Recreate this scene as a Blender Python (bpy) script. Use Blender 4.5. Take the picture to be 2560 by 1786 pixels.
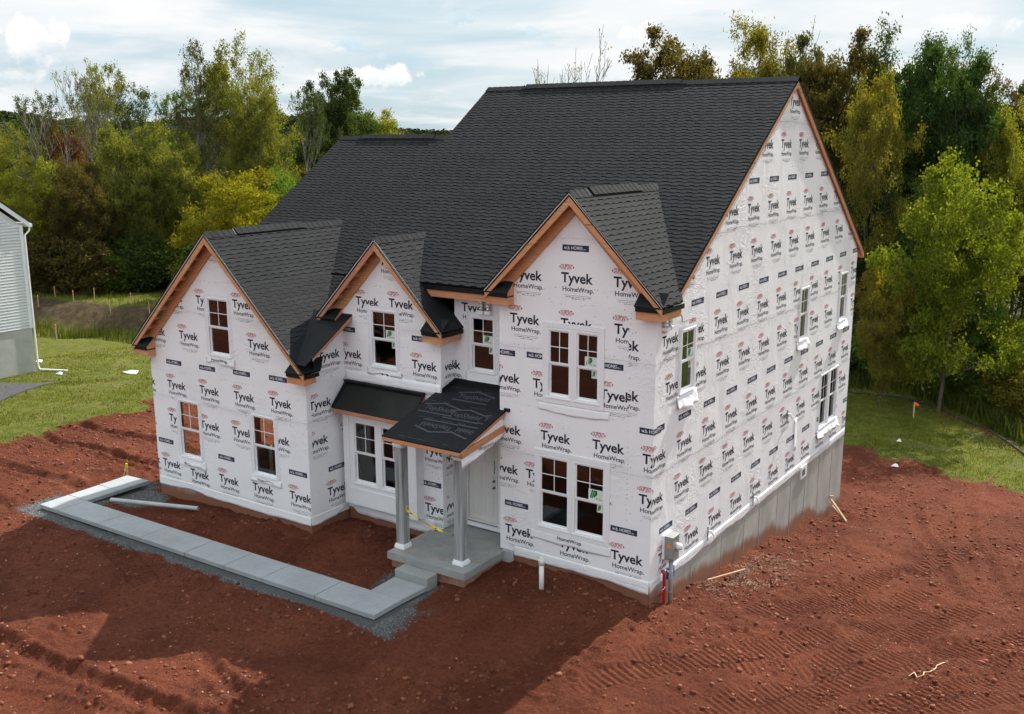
import bpy, bmesh, math, random
import numpy as np
from mathutils import Vector, Matrix
random.seed(7); rng = np.random.default_rng(7)
for o in list(bpy.data.objects): bpy.data.objects.remove(o, do_unlink=True)
SC = bpy.context.scene
COL = SC.collection
R = math.radians

# ------------------------------------------------------------------ camera
cam_d = bpy.data.cameras.new('camera'); cam = bpy.data.objects.new('camera', cam_d); COL.objects.link(cam)
cam_d.sensor_width = 36.0; cam_d.lens = 36.0 * 2506.3 / 2560.0
cam_d.clip_start = 0.3; cam_d.clip_end = 6000
cam.location = (8.8212, -18.1758, 9.4025)
cam.rotation_mode = 'XYZ'
cam.rotation_euler = (math.pi / 2 - 0.2140, 0.0012, 0.5974)
SC.camera = cam
CAMP = Vector(cam.location)

# ------------------------------------------------------------------ light
SUN_EL = R(43.5)
LDIR = Vector((-0.09, -1.0, 0.0)).normalized() * math.cos(SUN_EL) + Vector((0, 0, -math.sin(SUN_EL)))
sun_d = bpy.data.lights.new('sun', 'SUN'); sun = bpy.data.objects.new('sun', sun_d); COL.objects.link(sun)
sun_d.energy = 5.0; sun_d.angle = R(0.6); sun_d.color = (1.0, 0.95, 0.87)
sun.location = (0, 60, 60); sun.rotation_euler = LDIR.to_track_quat('-Z', 'Y').to_euler()

SC.view_settings.view_transform = 'Standard'; SC.view_settings.look = 'None'
SC.view_settings.gamma = 1.0; SC.view_settings.exposure = 0.66
SC.cycles.use_denoising = True
SC.cycles.max_bounces = 5; SC.cycles.diffuse_bounces = 3; SC.cycles.transmission_bounces = 4; SC.cycles.use_adaptive_sampling = True; SC.cycles.adaptive_threshold = 0.03; SC.cycles.transparent_max_bounces = 8
SC.cycles.caustics_reflective = False; SC.cycles.caustics_refractive = False
SC.cycles.sample_clamp_indirect = 6.0

# ------------------------------------------------------------------ node helper
class NT:
    def __init__(s, tree): s.t = tree; s.n = tree.nodes; s.l = tree.links
    def add(s, kind, **kw):
        n = s.n.new(kind)
        for k, v in kw.items():
            if k == 'inp':
                for a, b in v.items(): n.inputs[a].default_value = b
            else: setattr(n, k, v)
        return n
    def link(s, a, b): s.l.new(a, b)
    def put(s, x, sock):
        if hasattr(x, 'is_output'): s.l.new(x, sock)
        else: sock.default_value = x
    def math(s, op, a, b=0.0, c=None, clamp=False):
        n = s.n.new('ShaderNodeMath'); n.operation = op; n.use_clamp = clamp
        s.put(a, n.inputs[0]); s.put(b, n.inputs[1])
        if c is not None: s.put(c, n.inputs[2])
        return n.outputs[0]
    def vmath(s, op, a, b=(0, 0, 0)):
        n = s.n.new('ShaderNodeVectorMath'); n.operation = op
        s.put(a, n.inputs[0]); s.put(b, n.inputs[1])
        return n.outputs['Value'] if op in ('DOT_PRODUCT', 'LENGTH', 'DISTANCE') else n.outputs[0]
    def ramp(s, x, lo, hi, interp='SMOOTHSTEP'):
        n = s.n.new('ShaderNodeMapRange'); n.interpolation_type = interp; n.clamp = True
        s.put(x, n.inputs[0]); n.inputs[1].default_value = lo; n.inputs[2].default_value = hi
        n.inputs[3].default_value = 0; n.inputs[4].default_value = 1
        return n.outputs[0]
    def mix(s, f, a, b, mode='MIX'):
        n = s.n.new('ShaderNodeMix'); n.data_type = 'RGBA'; n.blend_type = mode
        s.put(f, n.inputs[0])
        for x, i in ((a, 6), (b, 7)):
            if hasattr(x, 'is_output'): s.l.new(x, n.inputs[i])
            else: n.inputs[i].default_value = (*x[:3], 1)
        return n.outputs[2]
    def noise(s, vec, scale, detail=4, rough=0.55, dist=0.0):
        n = s.n.new('ShaderNodeTexNoise')
        if vec is not None: s.l.new(vec, n.inputs['Vector'])
        n.inputs['Scale'].default_value = scale; n.inputs['Detail'].default_value = detail
        n.inputs['Roughness'].default_value = rough; n.inputs['Distortion'].default_value = dist
        return n.outputs[0]
    def scale(s, vec, sc):
        n = s.n.new('ShaderNodeMapping'); s.l.new(vec, n.inputs[0]); n.inputs['Scale'].default_value = sc
        return n.outputs[0]

# ------------------------------------------------------------------ sky: hazy bright cloud deck over a Nishita sky
W = bpy.data.worlds.new('World'); SC.world = W; W.use_nodes = True
w = NT(W.node_tree); w.n.clear()
sky = w.add('ShaderNodeTexSky', sky_type='NISHITA', sun_disc=False)
sky.sun_elevation = SUN_EL; sky.sun_rotation = math.atan2(-LDIR.x, -LDIR.y); sky.altitude = 100
sky.air_density = 1.0; sky.dust_density = 1.5; sky.ozone_density = 1.0
geo = w.add('ShaderNodeTexCoord'); dirv = geo.outputs['Generated']
sep = w.add('ShaderNodeSeparateXYZ'); w.link(dirv, sep.inputs[0])
zc = w.math('MAXIMUM', sep.outputs[2], 0.0)
zd = w.math('ADD', zc, 0.13)
px = w.math('DIVIDE', sep.outputs[0], zd); py = w.math('DIVIDE', sep.outputs[1], zd)
cmb = w.add('ShaderNodeCombineXYZ'); w.link(px, cmb.inputs[0]); w.link(py, cmb.inputs[1])
pl = cmb.outputs[0]
n1 = w.noise(pl, 0.75, 7, 0.52, 0.5)
n2 = w.noise(pl, 2.6, 6, 0.6, 0.3)
veil = w.ramp(n1, 0.36, 0.60)                       # thin white veil
puff = w.ramp(w.math('ADD', w.math('MULTIPLY', n2, 0.6), w.math('MULTIPLY', n1, 0.4)), 0.50, 0.66)
dark = w.ramp(w.noise(pl, 1.7, 5, 0.5, 0.2), 0.60, 0.70)
blue = w.vmath('SCALE', sky.outputs[0]); blue.node.inputs[3].default_value = 0.55
pale = w.mix(0.70, blue, (5.0, 6.65, 7.5))
base = w.mix(veil, pale, (7.2, 7.4, 7.55))
base = w.mix(w.math('MULTIPLY', puff, 0.75), base, (7.9, 7.9, 7.85))
base = w.mix(w.math('MULTIPLY', dark, 0.6), base, (4.4, 5.9, 6.9))
CN1 = w.noise(dirv, 32.0, 6, 0.62, 0.2); CN2 = w.noise(dirv, 70.0, 5, 0.62, 0.2)
# single cumulus heads standing in the sky
def cumulus(base, az, el, ra, re, col, shade, amt, nz=9.0):
    d = Vector((math.cos(el) * math.cos(az), math.cos(el) * math.sin(az), math.sin(el)))
    e1 = Vector((-math.sin(az), math.cos(az), 0)); e2 = d.cross(e1) * -1
    if e2.z < 0: e2 = -e2
    a = w.math('DIVIDE', w.vmath('DOT_PRODUCT', dirv, tuple(e1)), ra)
    b = w.math('DIVIDE', w.math('SUBTRACT', w.vmath('DOT_PRODUCT', dirv, tuple(e2)), d.dot(e2)), re)
    r = w.math('SQRT', w.math('ADD', w.math('MULTIPLY', a, a), w.math('MULTIPLY', b, b)))
    nn = CN1 if ra > .03 else CN2
    m = w.ramp(w.math('SUBTRACT', w.math('MULTIPLY', w.math('SUBTRACT', nn, 0.5), 2.6), w.math('SUBTRACT', r, 0.72)), -0.08, 0.30)
    front = w.ramp(w.vmath('DOT_PRODUCT', dirv, tuple(d)), 0.5, 0.6)
    m = w.math('MULTIPLY', w.math('MULTIPLY', m, front), amt)
    lit = w.ramp(w.math('ADD', b, w.math('MULTIPLY', w.math('SUBTRACT', nn, 0.5), 3.0)), -0.75, 0.35)
    c = w.mix(lit, shade, col)
    return w.mix(m, base, c)
base = cumulus(base, 2.596, 0.083, 0.036, 0.024, (8.8, 8.75, 8.6), (6.3, 6.8, 7.2), 0.95)
base = cumulus(base, 2.620, 0.052, 0.050, 0.012, (7.4, 7.5, 7.5), (5.2, 6.2, 6.8), 0.8)
base = cumulus(base, 2.300, 0.059, 0.060, 0.014, (8.5, 8.45, 8.35), (6.6, 7.1, 7.4), 0.85)
base = cumulus(base, 2.322, 0.088, 0.022, 0.011, (5.6, 6.8, 7.4), (4.6, 5.9, 6.7), 0.9)
base = cumulus(base, 2.290, 0.078, 0.011, 0.005, (5.4, 6.6, 7.2), (4.9, 6.1, 6.8), 0.9)
base = cumulus(base, 2.215, 0.112, 0.020, 0.008, (5.5, 6.7, 7.3), (4.7, 6.0, 6.8), 0.85)
base = cumulus(base, 2.149, 0.100, 0.014, 0.007, (5.6, 6.9, 7.5), (5.0, 6.3, 7.0), 0.8)
base = cumulus(base, 2.050, 0.097, 0.030, 0.012, (8.6, 8.55, 8.45), (6.8, 7.2, 7.5), 0.8)
base = cumulus(base, 1.760, 0.095, 0.060, 0.016, (8.2, 8.25, 8.2), (5.8, 6.7, 7.2), 0.8)
# a cloud deck is brighter overhead than at the rim
grad = w.math('ADD', 1.0, w.math('MULTIPLY', w.ramp(zc, 0.10, 0.95, 'LINEAR'), 0.60))
gm = w.vmath('SCALE', base); w.link(grad, gm.node.inputs[3])
bgn = w.add('ShaderNodeBackground'); w.link(gm, bgn.inputs[0]); bgn.inputs[1].default_value = 0.081
W.cycles.sampling_method = 'MANUAL'; W.cycles.sample_map_resolution = 512
wo = w.add('ShaderNodeOutputWorld'); w.link(bgn.outputs[0], wo.inputs[0])

# ------------------------------------------------------------------ materials
MATS = {}
def newmat(name):
    m = bpy.data.materials.new(name); m.use_nodes = True
    t = NT(m.node_tree); t.n.clear()
    out = t.add('ShaderNodeOutputMaterial'); b = t.add('ShaderNodeBsdfPrincipled')
    t.link(b.outputs[0], out.inputs[0])
    MATS[name] = m
    return m, t, b, out
def objco(t):
    return t.add('ShaderNodeTexCoord').outputs['Object']
def pos(t):
    return t.add('ShaderNodeNewGeometry').outputs['Position']
def bump(t, b, h, strength=0.5, dist=0.01):
    n = t.add('ShaderNodeBump'); n.inputs['Strength'].default_value = strength; n.inputs['Distance'].default_value = dist
    t.put(h, n.inputs['Height']); t.link(n.outputs[0], b.inputs['Normal']); return n
def simple(name, c, rough=0.6, var=0.15, sc=3.0, bsc=0, bst=0.3, bd=0.004, metal=0.0, stretch=(1, 1, 1), spec=None):
    m, t, b, _ = newmat(name)
    p = t.scale(pos(t), stretch)
    n = t.noise(p, sc, 5, 0.6)
    f = t.ramp(n, 0.3, 0.7, 'LINEAR')
    lo = tuple(x * (1 - var) for x in c); hi = tuple(min(1, x * (1 + var)) for x in c)
    t.link(t.mix(f, lo, hi), b.inputs['Base Color'])
    b.inputs['Roughness'].default_value = rough; b.inputs['Metallic'].default_value = metal
    if spec is not None: b.inputs['Specular IOR Level'].default_value = spec
    if bsc: bump(t, b, t.noise(p, bsc, 4, 0.6), bst, bd)
    return m
# house wrap: smooth white sheet with fine creases, slack billows
def wrapmat(name, crease=1.0, tint=(0.90, 0.90, 0.92)):
    m, t, b, _ = newmat(name)
    p = pos(t)
    ps = t.scale(p, (1, 1, 0.55))
    big = t.noise(ps, 1.1, 3, 0.5, 0.6)
    fine = t.noise(t.scale(p, (1, 1, 1.6)), 3.5, 5, 0.6, 1.2)
    rid = t.math('POWER', t.math('SUBTRACT', 1.0, t.math('MULTIPLY', t.math('ABSOLUTE', t.math('SUBTRACT', fine, 0.5)), 2.0)), 9.0)
    msk = t.ramp(t.noise(p, 0.8, 3, 0.5), 0.45, 0.68)
    h = t.math('ADD', t.math('MULTIPLY', big, 1.6), t.math('MULTIPLY', t.math('MULTIPLY', rid, msk), 0.55))
    h = t.math('ADD', h, t.math('MULTIPLY', t.noise(p, 14, 3, 0.6, 0.6), 0.10))
    sz_ = t.add('ShaderNodeSeparateXYZ'); t.link(p, sz_.inputs[0])
    zz = t.math('ADD', t.math('SUBTRACT', sz_.outputs[2], 1.19), t.math('MULTIPLY', t.math('SUBTRACT', t.noise(p, 0.5, 2, 0.5), 0.5), 0.25))
    fr_ = t.math('ABSOLUTE', t.math('SUBTRACT', t.math('FRACT', t.math('DIVIDE', zz, 2.46)), 0.5))
    seam = t.ramp(fr_, 0.085, 0.0)
    cr_ = t.noise(t.scale(p, (5.0, 5.0, 2.2)), 2.2, 5, 0.65, 1.5)
    h = t.math('ADD', h, t.math('MULTIPLY', t.math('MULTIPLY', seam, t.math('ABSOLUTE', t.math('SUBTRACT', cr_, 0.5))), 3.2))
    h = t.math('ADD', h, t.math('MULTIPLY', t.ramp(t.math('SUBTRACT', t.math('FRACT', t.math('DIVIDE', zz, 2.46)), 0.5), -0.002, 0.004), 0.35))
    bump(t, b, h, 0.55 * crease, 0.028)
    d = t.ramp(t.noise(p, 2.2, 5, 0.65), 0.3, 0.75, 'LINEAR')
    t.link(t.mix(d, tuple(x * 0.955 for x in tint), tint), b.inputs['Base Color'])
    b.inputs['Roughness'].default_value = 0.48; b.inputs['Specular IOR Level'].default_value = 0.4
    return m
wrapmat('wrap', 1.0)
wrapmat('wrap_side', 1.5)
wrapmat('wrap_loose', 0.9, (0.89, 0.90, 0.92))
simple('tape', (0.80, 0.82, 0.85), 0.42, 0.05, 6, 18, 0.25, 0.003)
simple('white_vinyl', (0.86, 0.87, 0.88), 0.32, 0.02, 2)
simple('white_trim', (0.83, 0.84, 0.86), 0.42, 0.03, 1.2, 30, 0.05, 0.001)
simple('door_paint', (0.70, 0.68, 0.65), 0.45, 0.05, 1.5)
simple('ink', (0.028, 0.028, 0.045), 0.6, 0.05, spec=.12)
simple('ink_red', (0.48, 0.075, 0.09), 0.6, 0.08, spec=.12)
simple('ink_grey', (0.50, 0.50, 0.53), 0.6, 0.05)
simple('navy', (0.035, 0.045, 0.085), 0.55, 0.08, spec=.12)
simple('label_white', (0.82, 0.82, 0.84), 0.55, 0.03)
simple('green_ink', (0.02, 0.24, 0.075), 0.5, 0.05)
simple('sticker', (0.66, 0.74, 0.66), 0.5, 0.04)
def woodmat(name, c, along):
    m, t, b, _ = newmat(name)
    st = {'x': (1.2, 14, 14), 'y': (14, 1.2, 14), 'z': (14, 14, 1.2), 'n': (4, 4, 4)}[along]
    p = pos(t); g = t.noise(t.scale(p, st), 1.6, 5, 0.6, 0.4)
    blotch = t.noise(p, 0.9, 4, 0.55)
    knot = t.add('ShaderNodeTexVoronoi'); t.link(t.scale(p, tuple(x * 0.35 for x in st)), knot.inputs['Vector']); knot.inputs['Scale'].default_value = 1.3
    kn = t.ramp(knot.outputs['Distance'], 0.03, 0.12)
    c1 = t.mix(t.ramp(g, 0.3, 0.7), tuple(x * 0.72 for x in c), tuple(min(1, x * 1.2) for x in c))
    c2 = t.mix(t.ramp(blotch, 0.35, 0.7), c1, tuple(x * y for x, y in zip(c, (1.06, 0.80, 0.72))))
    c3 = t.mix(kn, tuple(x * 0.3 for x in c), c2)
    t.link(c3, b.inputs['Base Color']); b.inputs['Roughness'].default_value = 0.62
    bump(t, b, g, 0.25, 0.003)
    return m
woodmat('pine', (0.56, 0.30, 0.145), 'x'); woodmat('pine_y', (0.50, 0.265, 0.13), 'y'); woodmat('pine_z', (0.47, 0.23, 0.10), 'z')
woodmat('pine_pink', (0.47, 0.22, 0.135), 'x')
woodmat('sheathing', (0.26, 0.15, 0.075), 'n')
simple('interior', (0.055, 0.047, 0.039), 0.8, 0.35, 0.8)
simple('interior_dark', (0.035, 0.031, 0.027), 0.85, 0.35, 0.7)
simple('felt', (0.012, 0.013, 0.015), 0.62, 0.3, 2.5, 25, 0.4, 0.004, spec=.15)
simple('membrane', (0.018, 0.018, 0.017), 0.42, 0.35, 1.2, 6, 0.5, 0.01, spec=.15)
simple('felt_print', (0.055, 0.06, 0.07), 0.6, 0.1)
simple('drip_edge', (0.012, 0.012, 0.013), 0.45, 0.2, spec=.15)
simple('white_edge', (0.75, 0.75, 0.74), 0.5, 0.05)
# asphalt shingle: granules + batch variation per piece
m, t, b, _ = newmat('shingle')
p = pos(t); gi = t.add('ShaderNodeNewGeometry')
isl = gi.outputs['Random Per Island']; oi = t.add('ShaderNodeObjectInfo').outputs['Random']
rnd = t.math('FRACT', t.math('ADD', isl, oi))
g = t.noise(p, 90, 2, 0.7); g2 = t.noise(p, 1.0, 4, 0.6)
v = t.math('ADD', t.math('MULTIPLY', rnd, 0.20), t.math('ADD', t.math('MULTIPLY', g, 0.55), t.math('MULTIPLY', g2, 0.30)))
t.link(t.mix(t.ramp(v, 0.25, 0.95, 'LINEAR'), (0.0135, 0.014, 0.015), (0.036, 0.037, 0.039)), b.inputs['Base Color'])
b.inputs['Roughness'].default_value = 0.9; b.inputs['Specular IOR Level'].default_value = 0.12
bump(t, b, g, 0.6, 0.004)
simple('shingle_base', (0.004, 0.0041, 0.0045), 0.9, 0.2, 40, spec=.15)
# concrete
m, t, b, _ = newmat('concrete')
p = pos(t)
f = t.math('ADD', t.math('MULTIPLY', t.noise(p, 0.9, 5, 0.6), 0.6), t.math('MULTIPLY', t.noise(p, 9, 4, 0.65), 0.4))
cc_ = t.mix(t.ramp(f, 0.35, 0.65, 'LINEAR'), (0.265, 0.28, 0.29), (0.345, 0.36, 0.37)); dst = t.ramp(t.noise(p, 1.3, 5, .65, .6), .60, .78)
t.link(t.mix(t.math('MULTIPLY', dst, .35), cc_, (0.27, 0.19, 0.155)), b.inputs['Base Color'])
b.inputs['Roughness'].default_value = 0.8
bump(t, b, t.noise(t.scale(p, (25, 3, 3)), 6, 3, 0.6), 0.2, 0.003)
m, t, b, _ = newmat('slab_concrete')      # porch slab: older grey, red mud scuffs
p = pos(t)
f = t.noise(p, 1.7, 6, 0.62); mud = t.ramp(t.noise(t.scale(p, (1.0, 2.4, 1)), 1.9, 5, 0.65, 0.7), 0.52, 0.72)
c = t.mix(t.ramp(f, 0.3, 0.7, 'LINEAR'), (0.24, 0.255, 0.25), (0.33, 0.34, 0.33))
t.link(t.mix(t.math('MULTIPLY', mud, 0.6), c, (0.27, 0.16, 0.11)), b.inputs['Base Color'])
b.inputs['Roughness'].default_value = 0.7; bump(t, b, t.noise(p, 20, 4, 0.6), 0.15, 0.003)
# foundation: formed concrete, red clay splash held in the attribute "stain"
m, t, b, _ = newmat('foundation')
p = pos(t); at = t.add('ShaderNodeAttribute', attribute_name='stain')
sn = t.math('ADD', at.outputs['Fac'], t.math('MULTIPLY', t.math('SUBTRACT', t.noise(t.scale(p, (1, 1, 0.35)), 2.2, 5, 0.6), 0.5), 0.75))
f = t.noise(t.scale(p, (.6, .6, 0.25)), 2.0, 5, 0.6)
blk = t.ramp(t.noise(t.scale(p, (1, 1, 0.3)), 1.1, 3, 0.5), 0.55, 0.75)
c = t.mix(t.ramp(f, 0.35, 0.65, 'LINEAR'), (0.30, 0.285, 0.255), (0.43, 0.41, 0.37))
c = t.mix(t.math('MULTIPLY', blk, 0.4), c, (0.27, 0.26, 0.24))
t.link(t.mix(t.ramp(sn, 0.22, 0.75), c, (0.235, 0.095, 0.052)), b.inputs['Base Color'])
b.inputs['Roughness'].default_value = 0.85; bump(t, b, t.noise(p, 7, 5, 0.6), 0.25, 0.01)
simple('brick_dusty', (0.30, 0.155, 0.10), 0.85, 0.3, 5, 14, 0.5, 0.01)
m, t, b, _ = newmat('aged_post')           # galvanised post, weather streaks
p = pos(t); g = t.noise(t.scale(p, (9, 9, 0.55)), 1.3, 5, 0.62, 0.5)
st_ = t.ramp(t.noise(t.scale(p, (16, 16, 0.35)), 1.1, 4, 0.6, 0.3), 0.56, 0.66)
c = t.mix(t.ramp(g, 0.30, 0.62), (0.19, 0.195, 0.195), (0.38, 0.40, 0.405)); c = t.mix(t.math('MULTIPLY', st_, .75), c, (0.085, 0.075, 0.066))
t.link(c, b.inputs['Base Color']); b.inputs['Roughness'].default_value = 0.55
simple('pvc_grey', (0.40, 0.42, 0.425), 0.45, 0.08, 3); simple('pvc_white', (0.74, 0.73, 0.69), 0.4, 0.06, 6)
simple('metal_grey', (0.30, 0.30, 0.295), 0.42, 0.06, 4, metal=0.25); simple('metal_dark', (0.12, 0.12, 0.12), 0.5, 0.1)
simple('foil', (0.66, 0.68, 0.70), 0.28, 0.2, 30, 40, 0.7, 0.006, metal=0.7)
simple('red_plastic', (0.36, 0.012, 0.016), 0.4, 0.1); simple('blue_box', (0.03, 0.10, 0.32), 0.45, 0.1)
simple('orange', (0.75, 0.24, 0.02), 0.6, 0.1); simple('flag_orange', (0.85, 0.13, 0.03), 0.6, 0.1)
simple('tape_yellow', (0.66, 0.56, 0.03), 0.45, 0.08); simple('tape_black', (0.02, 0.02, 0.02), 0.5, 0.05)
simple('stake_wood', (0.46, 0.33, 0.19), 0.75, 0.2, 8); simple('carton', (0.42, 0.40, 0.36), 0.7, 0.12, 6)
simple('siding', (0.70, 0.715, 0.725), 0.5, 0.03, 2); simple('asphalt', (0.055, 0.052, 0.055), 0.9, 0.2, 4, 60, 0.4, 0.01)
simple('gravel', (0.30, 0.305, 0.30), 0.9, 0.45, 25); simple('mulch', (0.30, 0.20, 0.14), 0.9, 0.4, 12)
simple('scrap', (0.78, 0.80, 0.80), 0.6, 0.05); simple('scrap_mint', (0.55, 0.72, 0.68), 0.6, 0.05)
simple('wire', (0.09, 0.09, 0.10), 0.6, 0.1); simple('house_grey', (0.23, 0.215, 0.20), 0.8, 0.1); simple('silt', (0.03, 0.027, 0.025), 0.8, 0.2)
# glass: clear pane with its fresnel reflection
m = bpy.data.materials.new('glass'); m.use_nodes = True; MATS['glass'] = m
t = NT(m.node_tree); t.n.clear()
out = t.add('ShaderNodeOutputMaterial'); tr = t.add('ShaderNodeBsdfTransparent'); gl = t.add('ShaderNodeBsdfGlossy')
tr.inputs[0].default_value = (0.92, 0.94, 0.93, 1); gl.inputs['Roughness'].default_value = 0.0; gl.inputs[0].default_value = (0.95, 0.97, 0.95, 1)
fr = t.add('ShaderNodeFresnel'); fr.inputs[0].default_value = 1.85
nb = t.add('ShaderNodeBump'); nb.inputs['Strength'].default_value = 0.05; nb.inputs['Distance'].default_value = 0.01
t.link(t.noise(pos(t), 2.0, 2, 0.5), nb.inputs['Height']); t.link(nb.outputs[0], gl.inputs['Normal'])
mx = t.add('ShaderNodeMixShader'); t.link(fr.outputs[0], mx.inputs[0]); t.link(tr.outputs[0], mx.inputs[1]); t.link(gl.outputs[0], mx.inputs[2])
t.link(mx.outputs[0], out.inputs[0])
# foliage: diffuse + light through the leaf, each leaf a little different
def leafmat(name, c, c2, trans=0.46):
    m = bpy.data.materials.new(name); m.use_nodes = True; MATS[name] = m
    t = NT(m.node_tree); t.n.clear()
    out = t.add('ShaderNodeOutputMaterial'); g = t.add('ShaderNodeNewGeometry')
    isl = g.outputs['Random Per Island']
    nz = t.noise(g.outputs['Position'], 0.55, 3, 0.6)
    f = t.math('ADD', t.math('MULTIPLY', isl, 0.55), t.math('MULTIPLY', t.ramp(nz, 0.3, 0.7, 'LINEAR'), 0.5))
    col = t.mix(t.ramp(f, 0.15, 0.95, 'LINEAR'), c, c2)
    d = t.add('ShaderNodeBsdfDiffuse'); t.link(col, d.inputs['Color'])
    tl = t.add('ShaderNodeBsdfTranslucent'); tc = t.mix(1.0, col, (1.55, 1.45, 0.45), 'MULTIPLY'); t.link(tc, tl.inputs[0])
    mx = t.add('ShaderNodeMixShader'); mx.inputs[0].default_value = trans
    t.link(d.outputs[0], mx.inputs[1]); t.link(tl.outputs[0], mx.inputs[2]); t.link(mx.outputs[0], out.inputs[0])
    return m
leafmat('leaf_green', (0.054, 0.091, 0.022), (0.155, 0.211, 0.052))
leafmat('leaf_darkgreen', (0.031, 0.051, 0.018), (0.090, 0.124, 0.038), 0.34)
leafmat('leaf_deepgreen', (0.031, 0.064, 0.020), (0.084, 0.140, 0.043), 0.36)
leafmat('leaf_olive', (0.095, 0.107, 0.026), (0.242, 0.253, 0.065))
leafmat('leaf_darkolive', (0.053, 0.061, 0.021), (0.142, 0.146, 0.046), 0.36)
leafmat('leaf_browngreen', (0.062, 0.053, 0.019), (0.148, 0.122, 0.042), 0.36)
leafmat('leaf_yellowolive', (0.103, 0.105, 0.025), (0.259, 0.226, 0.046))
leafmat('leaf_yellowgreen', (0.121, 0.150, 0.023), (0.308, 0.308, 0.051))
leafmat('leaf_limegreen', (0.074, 0.115, 0.014), (0.216, 0.243, 0.037))
leafmat('leaf_brightgreen', (0.066, 0.131, 0.023), (0.180, 0.261, 0.055))
leafmat('leaf_yellow', (0.125, 0.125, 0.012), (0.300, 0.280, 0.035))
leafmat('leaf_rust', (0.095, 0.043, 0.019), (0.190, 0.081, 0.040))
leafmat('blade', (0.068, 0.092, 0.012), (0.180, 0.190, 0.034), 0.35)
leafmat('reed', (0.045, 0.066, 0.014), (0.125, 0.135, 0.036), 0.35)
simple('bark', (0.105, 0.088, 0.070), 0.9, 0.3, 3, 12, 0.6, 0.03, stretch=(3, 3, 0.6))
simple('bark_pale', (0.20, 0.18, 0.155), 0.9, 0.3, 3, 12, 0.5, 0.03, stretch=(3, 3, 0.6))

# ------------------------------------------------------------------ mesh builders
class MB:
    def __init__(s): s.v = []; s.f = []; s.m = []
    def face(s, pts, mi=0):
        k = len(s.v); s.v += [tuple(p) for p in pts]; s.f.append(tuple(range(k, k + len(pts)))); s.m.append(mi)
    def raw(s, vs, fs, mi=0):
        k = len(s.v); s.v += [tuple(p) for p in vs]; s.f += [tuple(i + k for i in f) for f in fs]; s.m += [mi] * len(fs)
    def box(s, a, b, mi=0):
        x0, y0, z0 = [min(p, q) for p, q in zip(a, b)]; x1, y1, z1 = [max(p, q) for p, q in zip(a, b)]
        vs = [(x0, y0, z0), (x1, y0, z0), (x1, y1, z0), (x0, y1, z0), (x0, y0, z1), (x1, y0, z1), (x1, y1, z1), (x0, y1, z1)]
        s.raw(vs, [(0, 3, 2, 1), (4, 5, 6, 7), (0, 1, 5, 4), (1, 2, 6, 5), (2, 3, 7, 6), (3, 0, 4, 7)], mi)
    def prism(s, poly, off, mi=0):          # polygon in 3D swept by vector off
        n = len(poly); P = [Vector(p) for p in poly]; Q = [p + Vector(off) for p in P]
        s.raw(P + Q, [tuple(range(n))[::-1], tuple(range(n, 2 * n))] + [(i, (i + 1) % n, n + (i + 1) % n, n + i) for i in range(n)], mi)
    def bar(s, p, q, wdt, hgt, up=(0, 0, 1), mi=0):
        p = Vector(p); q = Vector(q); d = (q - p).normalized(); a = d.cross(Vector(up)).normalized(); u = a.cross(d)
        a *= wdt / 2; u *= hgt / 2
        s.raw([p - a - u, p + a - u, p + a + u, p - a + u, q - a - u, q + a - u, q + a + u, q - a + u],
              [(0, 3, 2, 1), (4, 5, 6, 7), (0, 1, 5, 4), (1, 2, 6, 5), (2, 3, 7, 6), (3, 0, 4, 7)], mi)
    def tube(s, pts, rad, n=8, mi=0, cap=True):
        pts = [Vector(p) for p in pts]; k = len(s.v); L = len(pts)
        if not hasattr(rad, '__len__'): rad = [rad] * L
        for i, p in enumerate(pts):
            d = (pts[min(i + 1, L - 1)] - pts[max(i - 1, 0)])
            d = d.normalized() if d.length > 1e-9 else Vector((0, 0, 1))
            a = d.cross(Vector((0.13, 0.97, 0.2))).normalized() if abs(d.z) > 0.5 else d.cross(Vector((0, 0, 1))).normalized()
            c = d.cross(a)
            for j in range(n):
                th = 2 * math.pi * j / n; s.v.append(tuple(p + (a * math.cos(th) + c * math.sin(th)) * rad[i]))
        for i in range(L - 1):
            for j in range(n):
                s.f.append((k + i * n + j, k + i * n + (j + 1) % n, k + (i + 1) * n + (j + 1) % n, k + (i + 1) * n + j)); s.m.append(mi)
        if cap:
            s.f.append(tuple(k + j for j in range(n))[::-1]); s.m.append(mi)
            s.f.append(tuple(k + (L - 1) * n + j for j in range(n))); s.m.append(mi)
    def mesh(s, name, mats, smooth=False):
        me = bpy.data.meshes.new(name); me.from_pydata(s.v, [], s.f)
        for mm in ([mats] if isinstance(mats, str) else mats): me.materials.append(MATS[mm])
        me.polygons.foreach_set('material_index', s.m)
        if smooth: me.polygons.foreach_set('use_smooth', [True] * len(s.f))
        me.update(); return me
    def build(s, name, mats, parent=None, smooth=False, loc=None):
        return link(name, s.mesh(name, mats, smooth), parent, loc)
def link(name, me, parent=None, loc=None):
    o = bpy.data.objects.new(name, me); COL.objects.link(o)
    if loc is not None: o.location = loc
    if parent is not None:
        o.parent = parent
        if loc is None: o.matrix_parent_inverse = pinv(parent)
    return o
def pinv(p):
    return Matrix.Translation(-Vector(p.location)) if p.parent is None else Matrix.Identity(4)
def bevel(o, wd=0.01, seg=1):
    md = o.modifiers.new('edge', 'BEVEL'); md.width = wd; md.segments = seg; md.limit_method = 'ANGLE'; md.angle_limit = R(40)
def thing(name, loc, label, cat, group=None):
    o = bpy.data.objects.new(name, None); COL.objects.link(o); o.location = loc; o.empty_display_size = 0.2
    return tag(o, label, cat, group)
def tag(o, label, cat, group=None, kind=None):
    o['label'] = label; o['category'] = cat
    if group: o['group'] = group
    if kind: o['kind'] = kind
    return o
def struct(o, kind='structure'):
    o['kind'] = kind; return o
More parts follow.
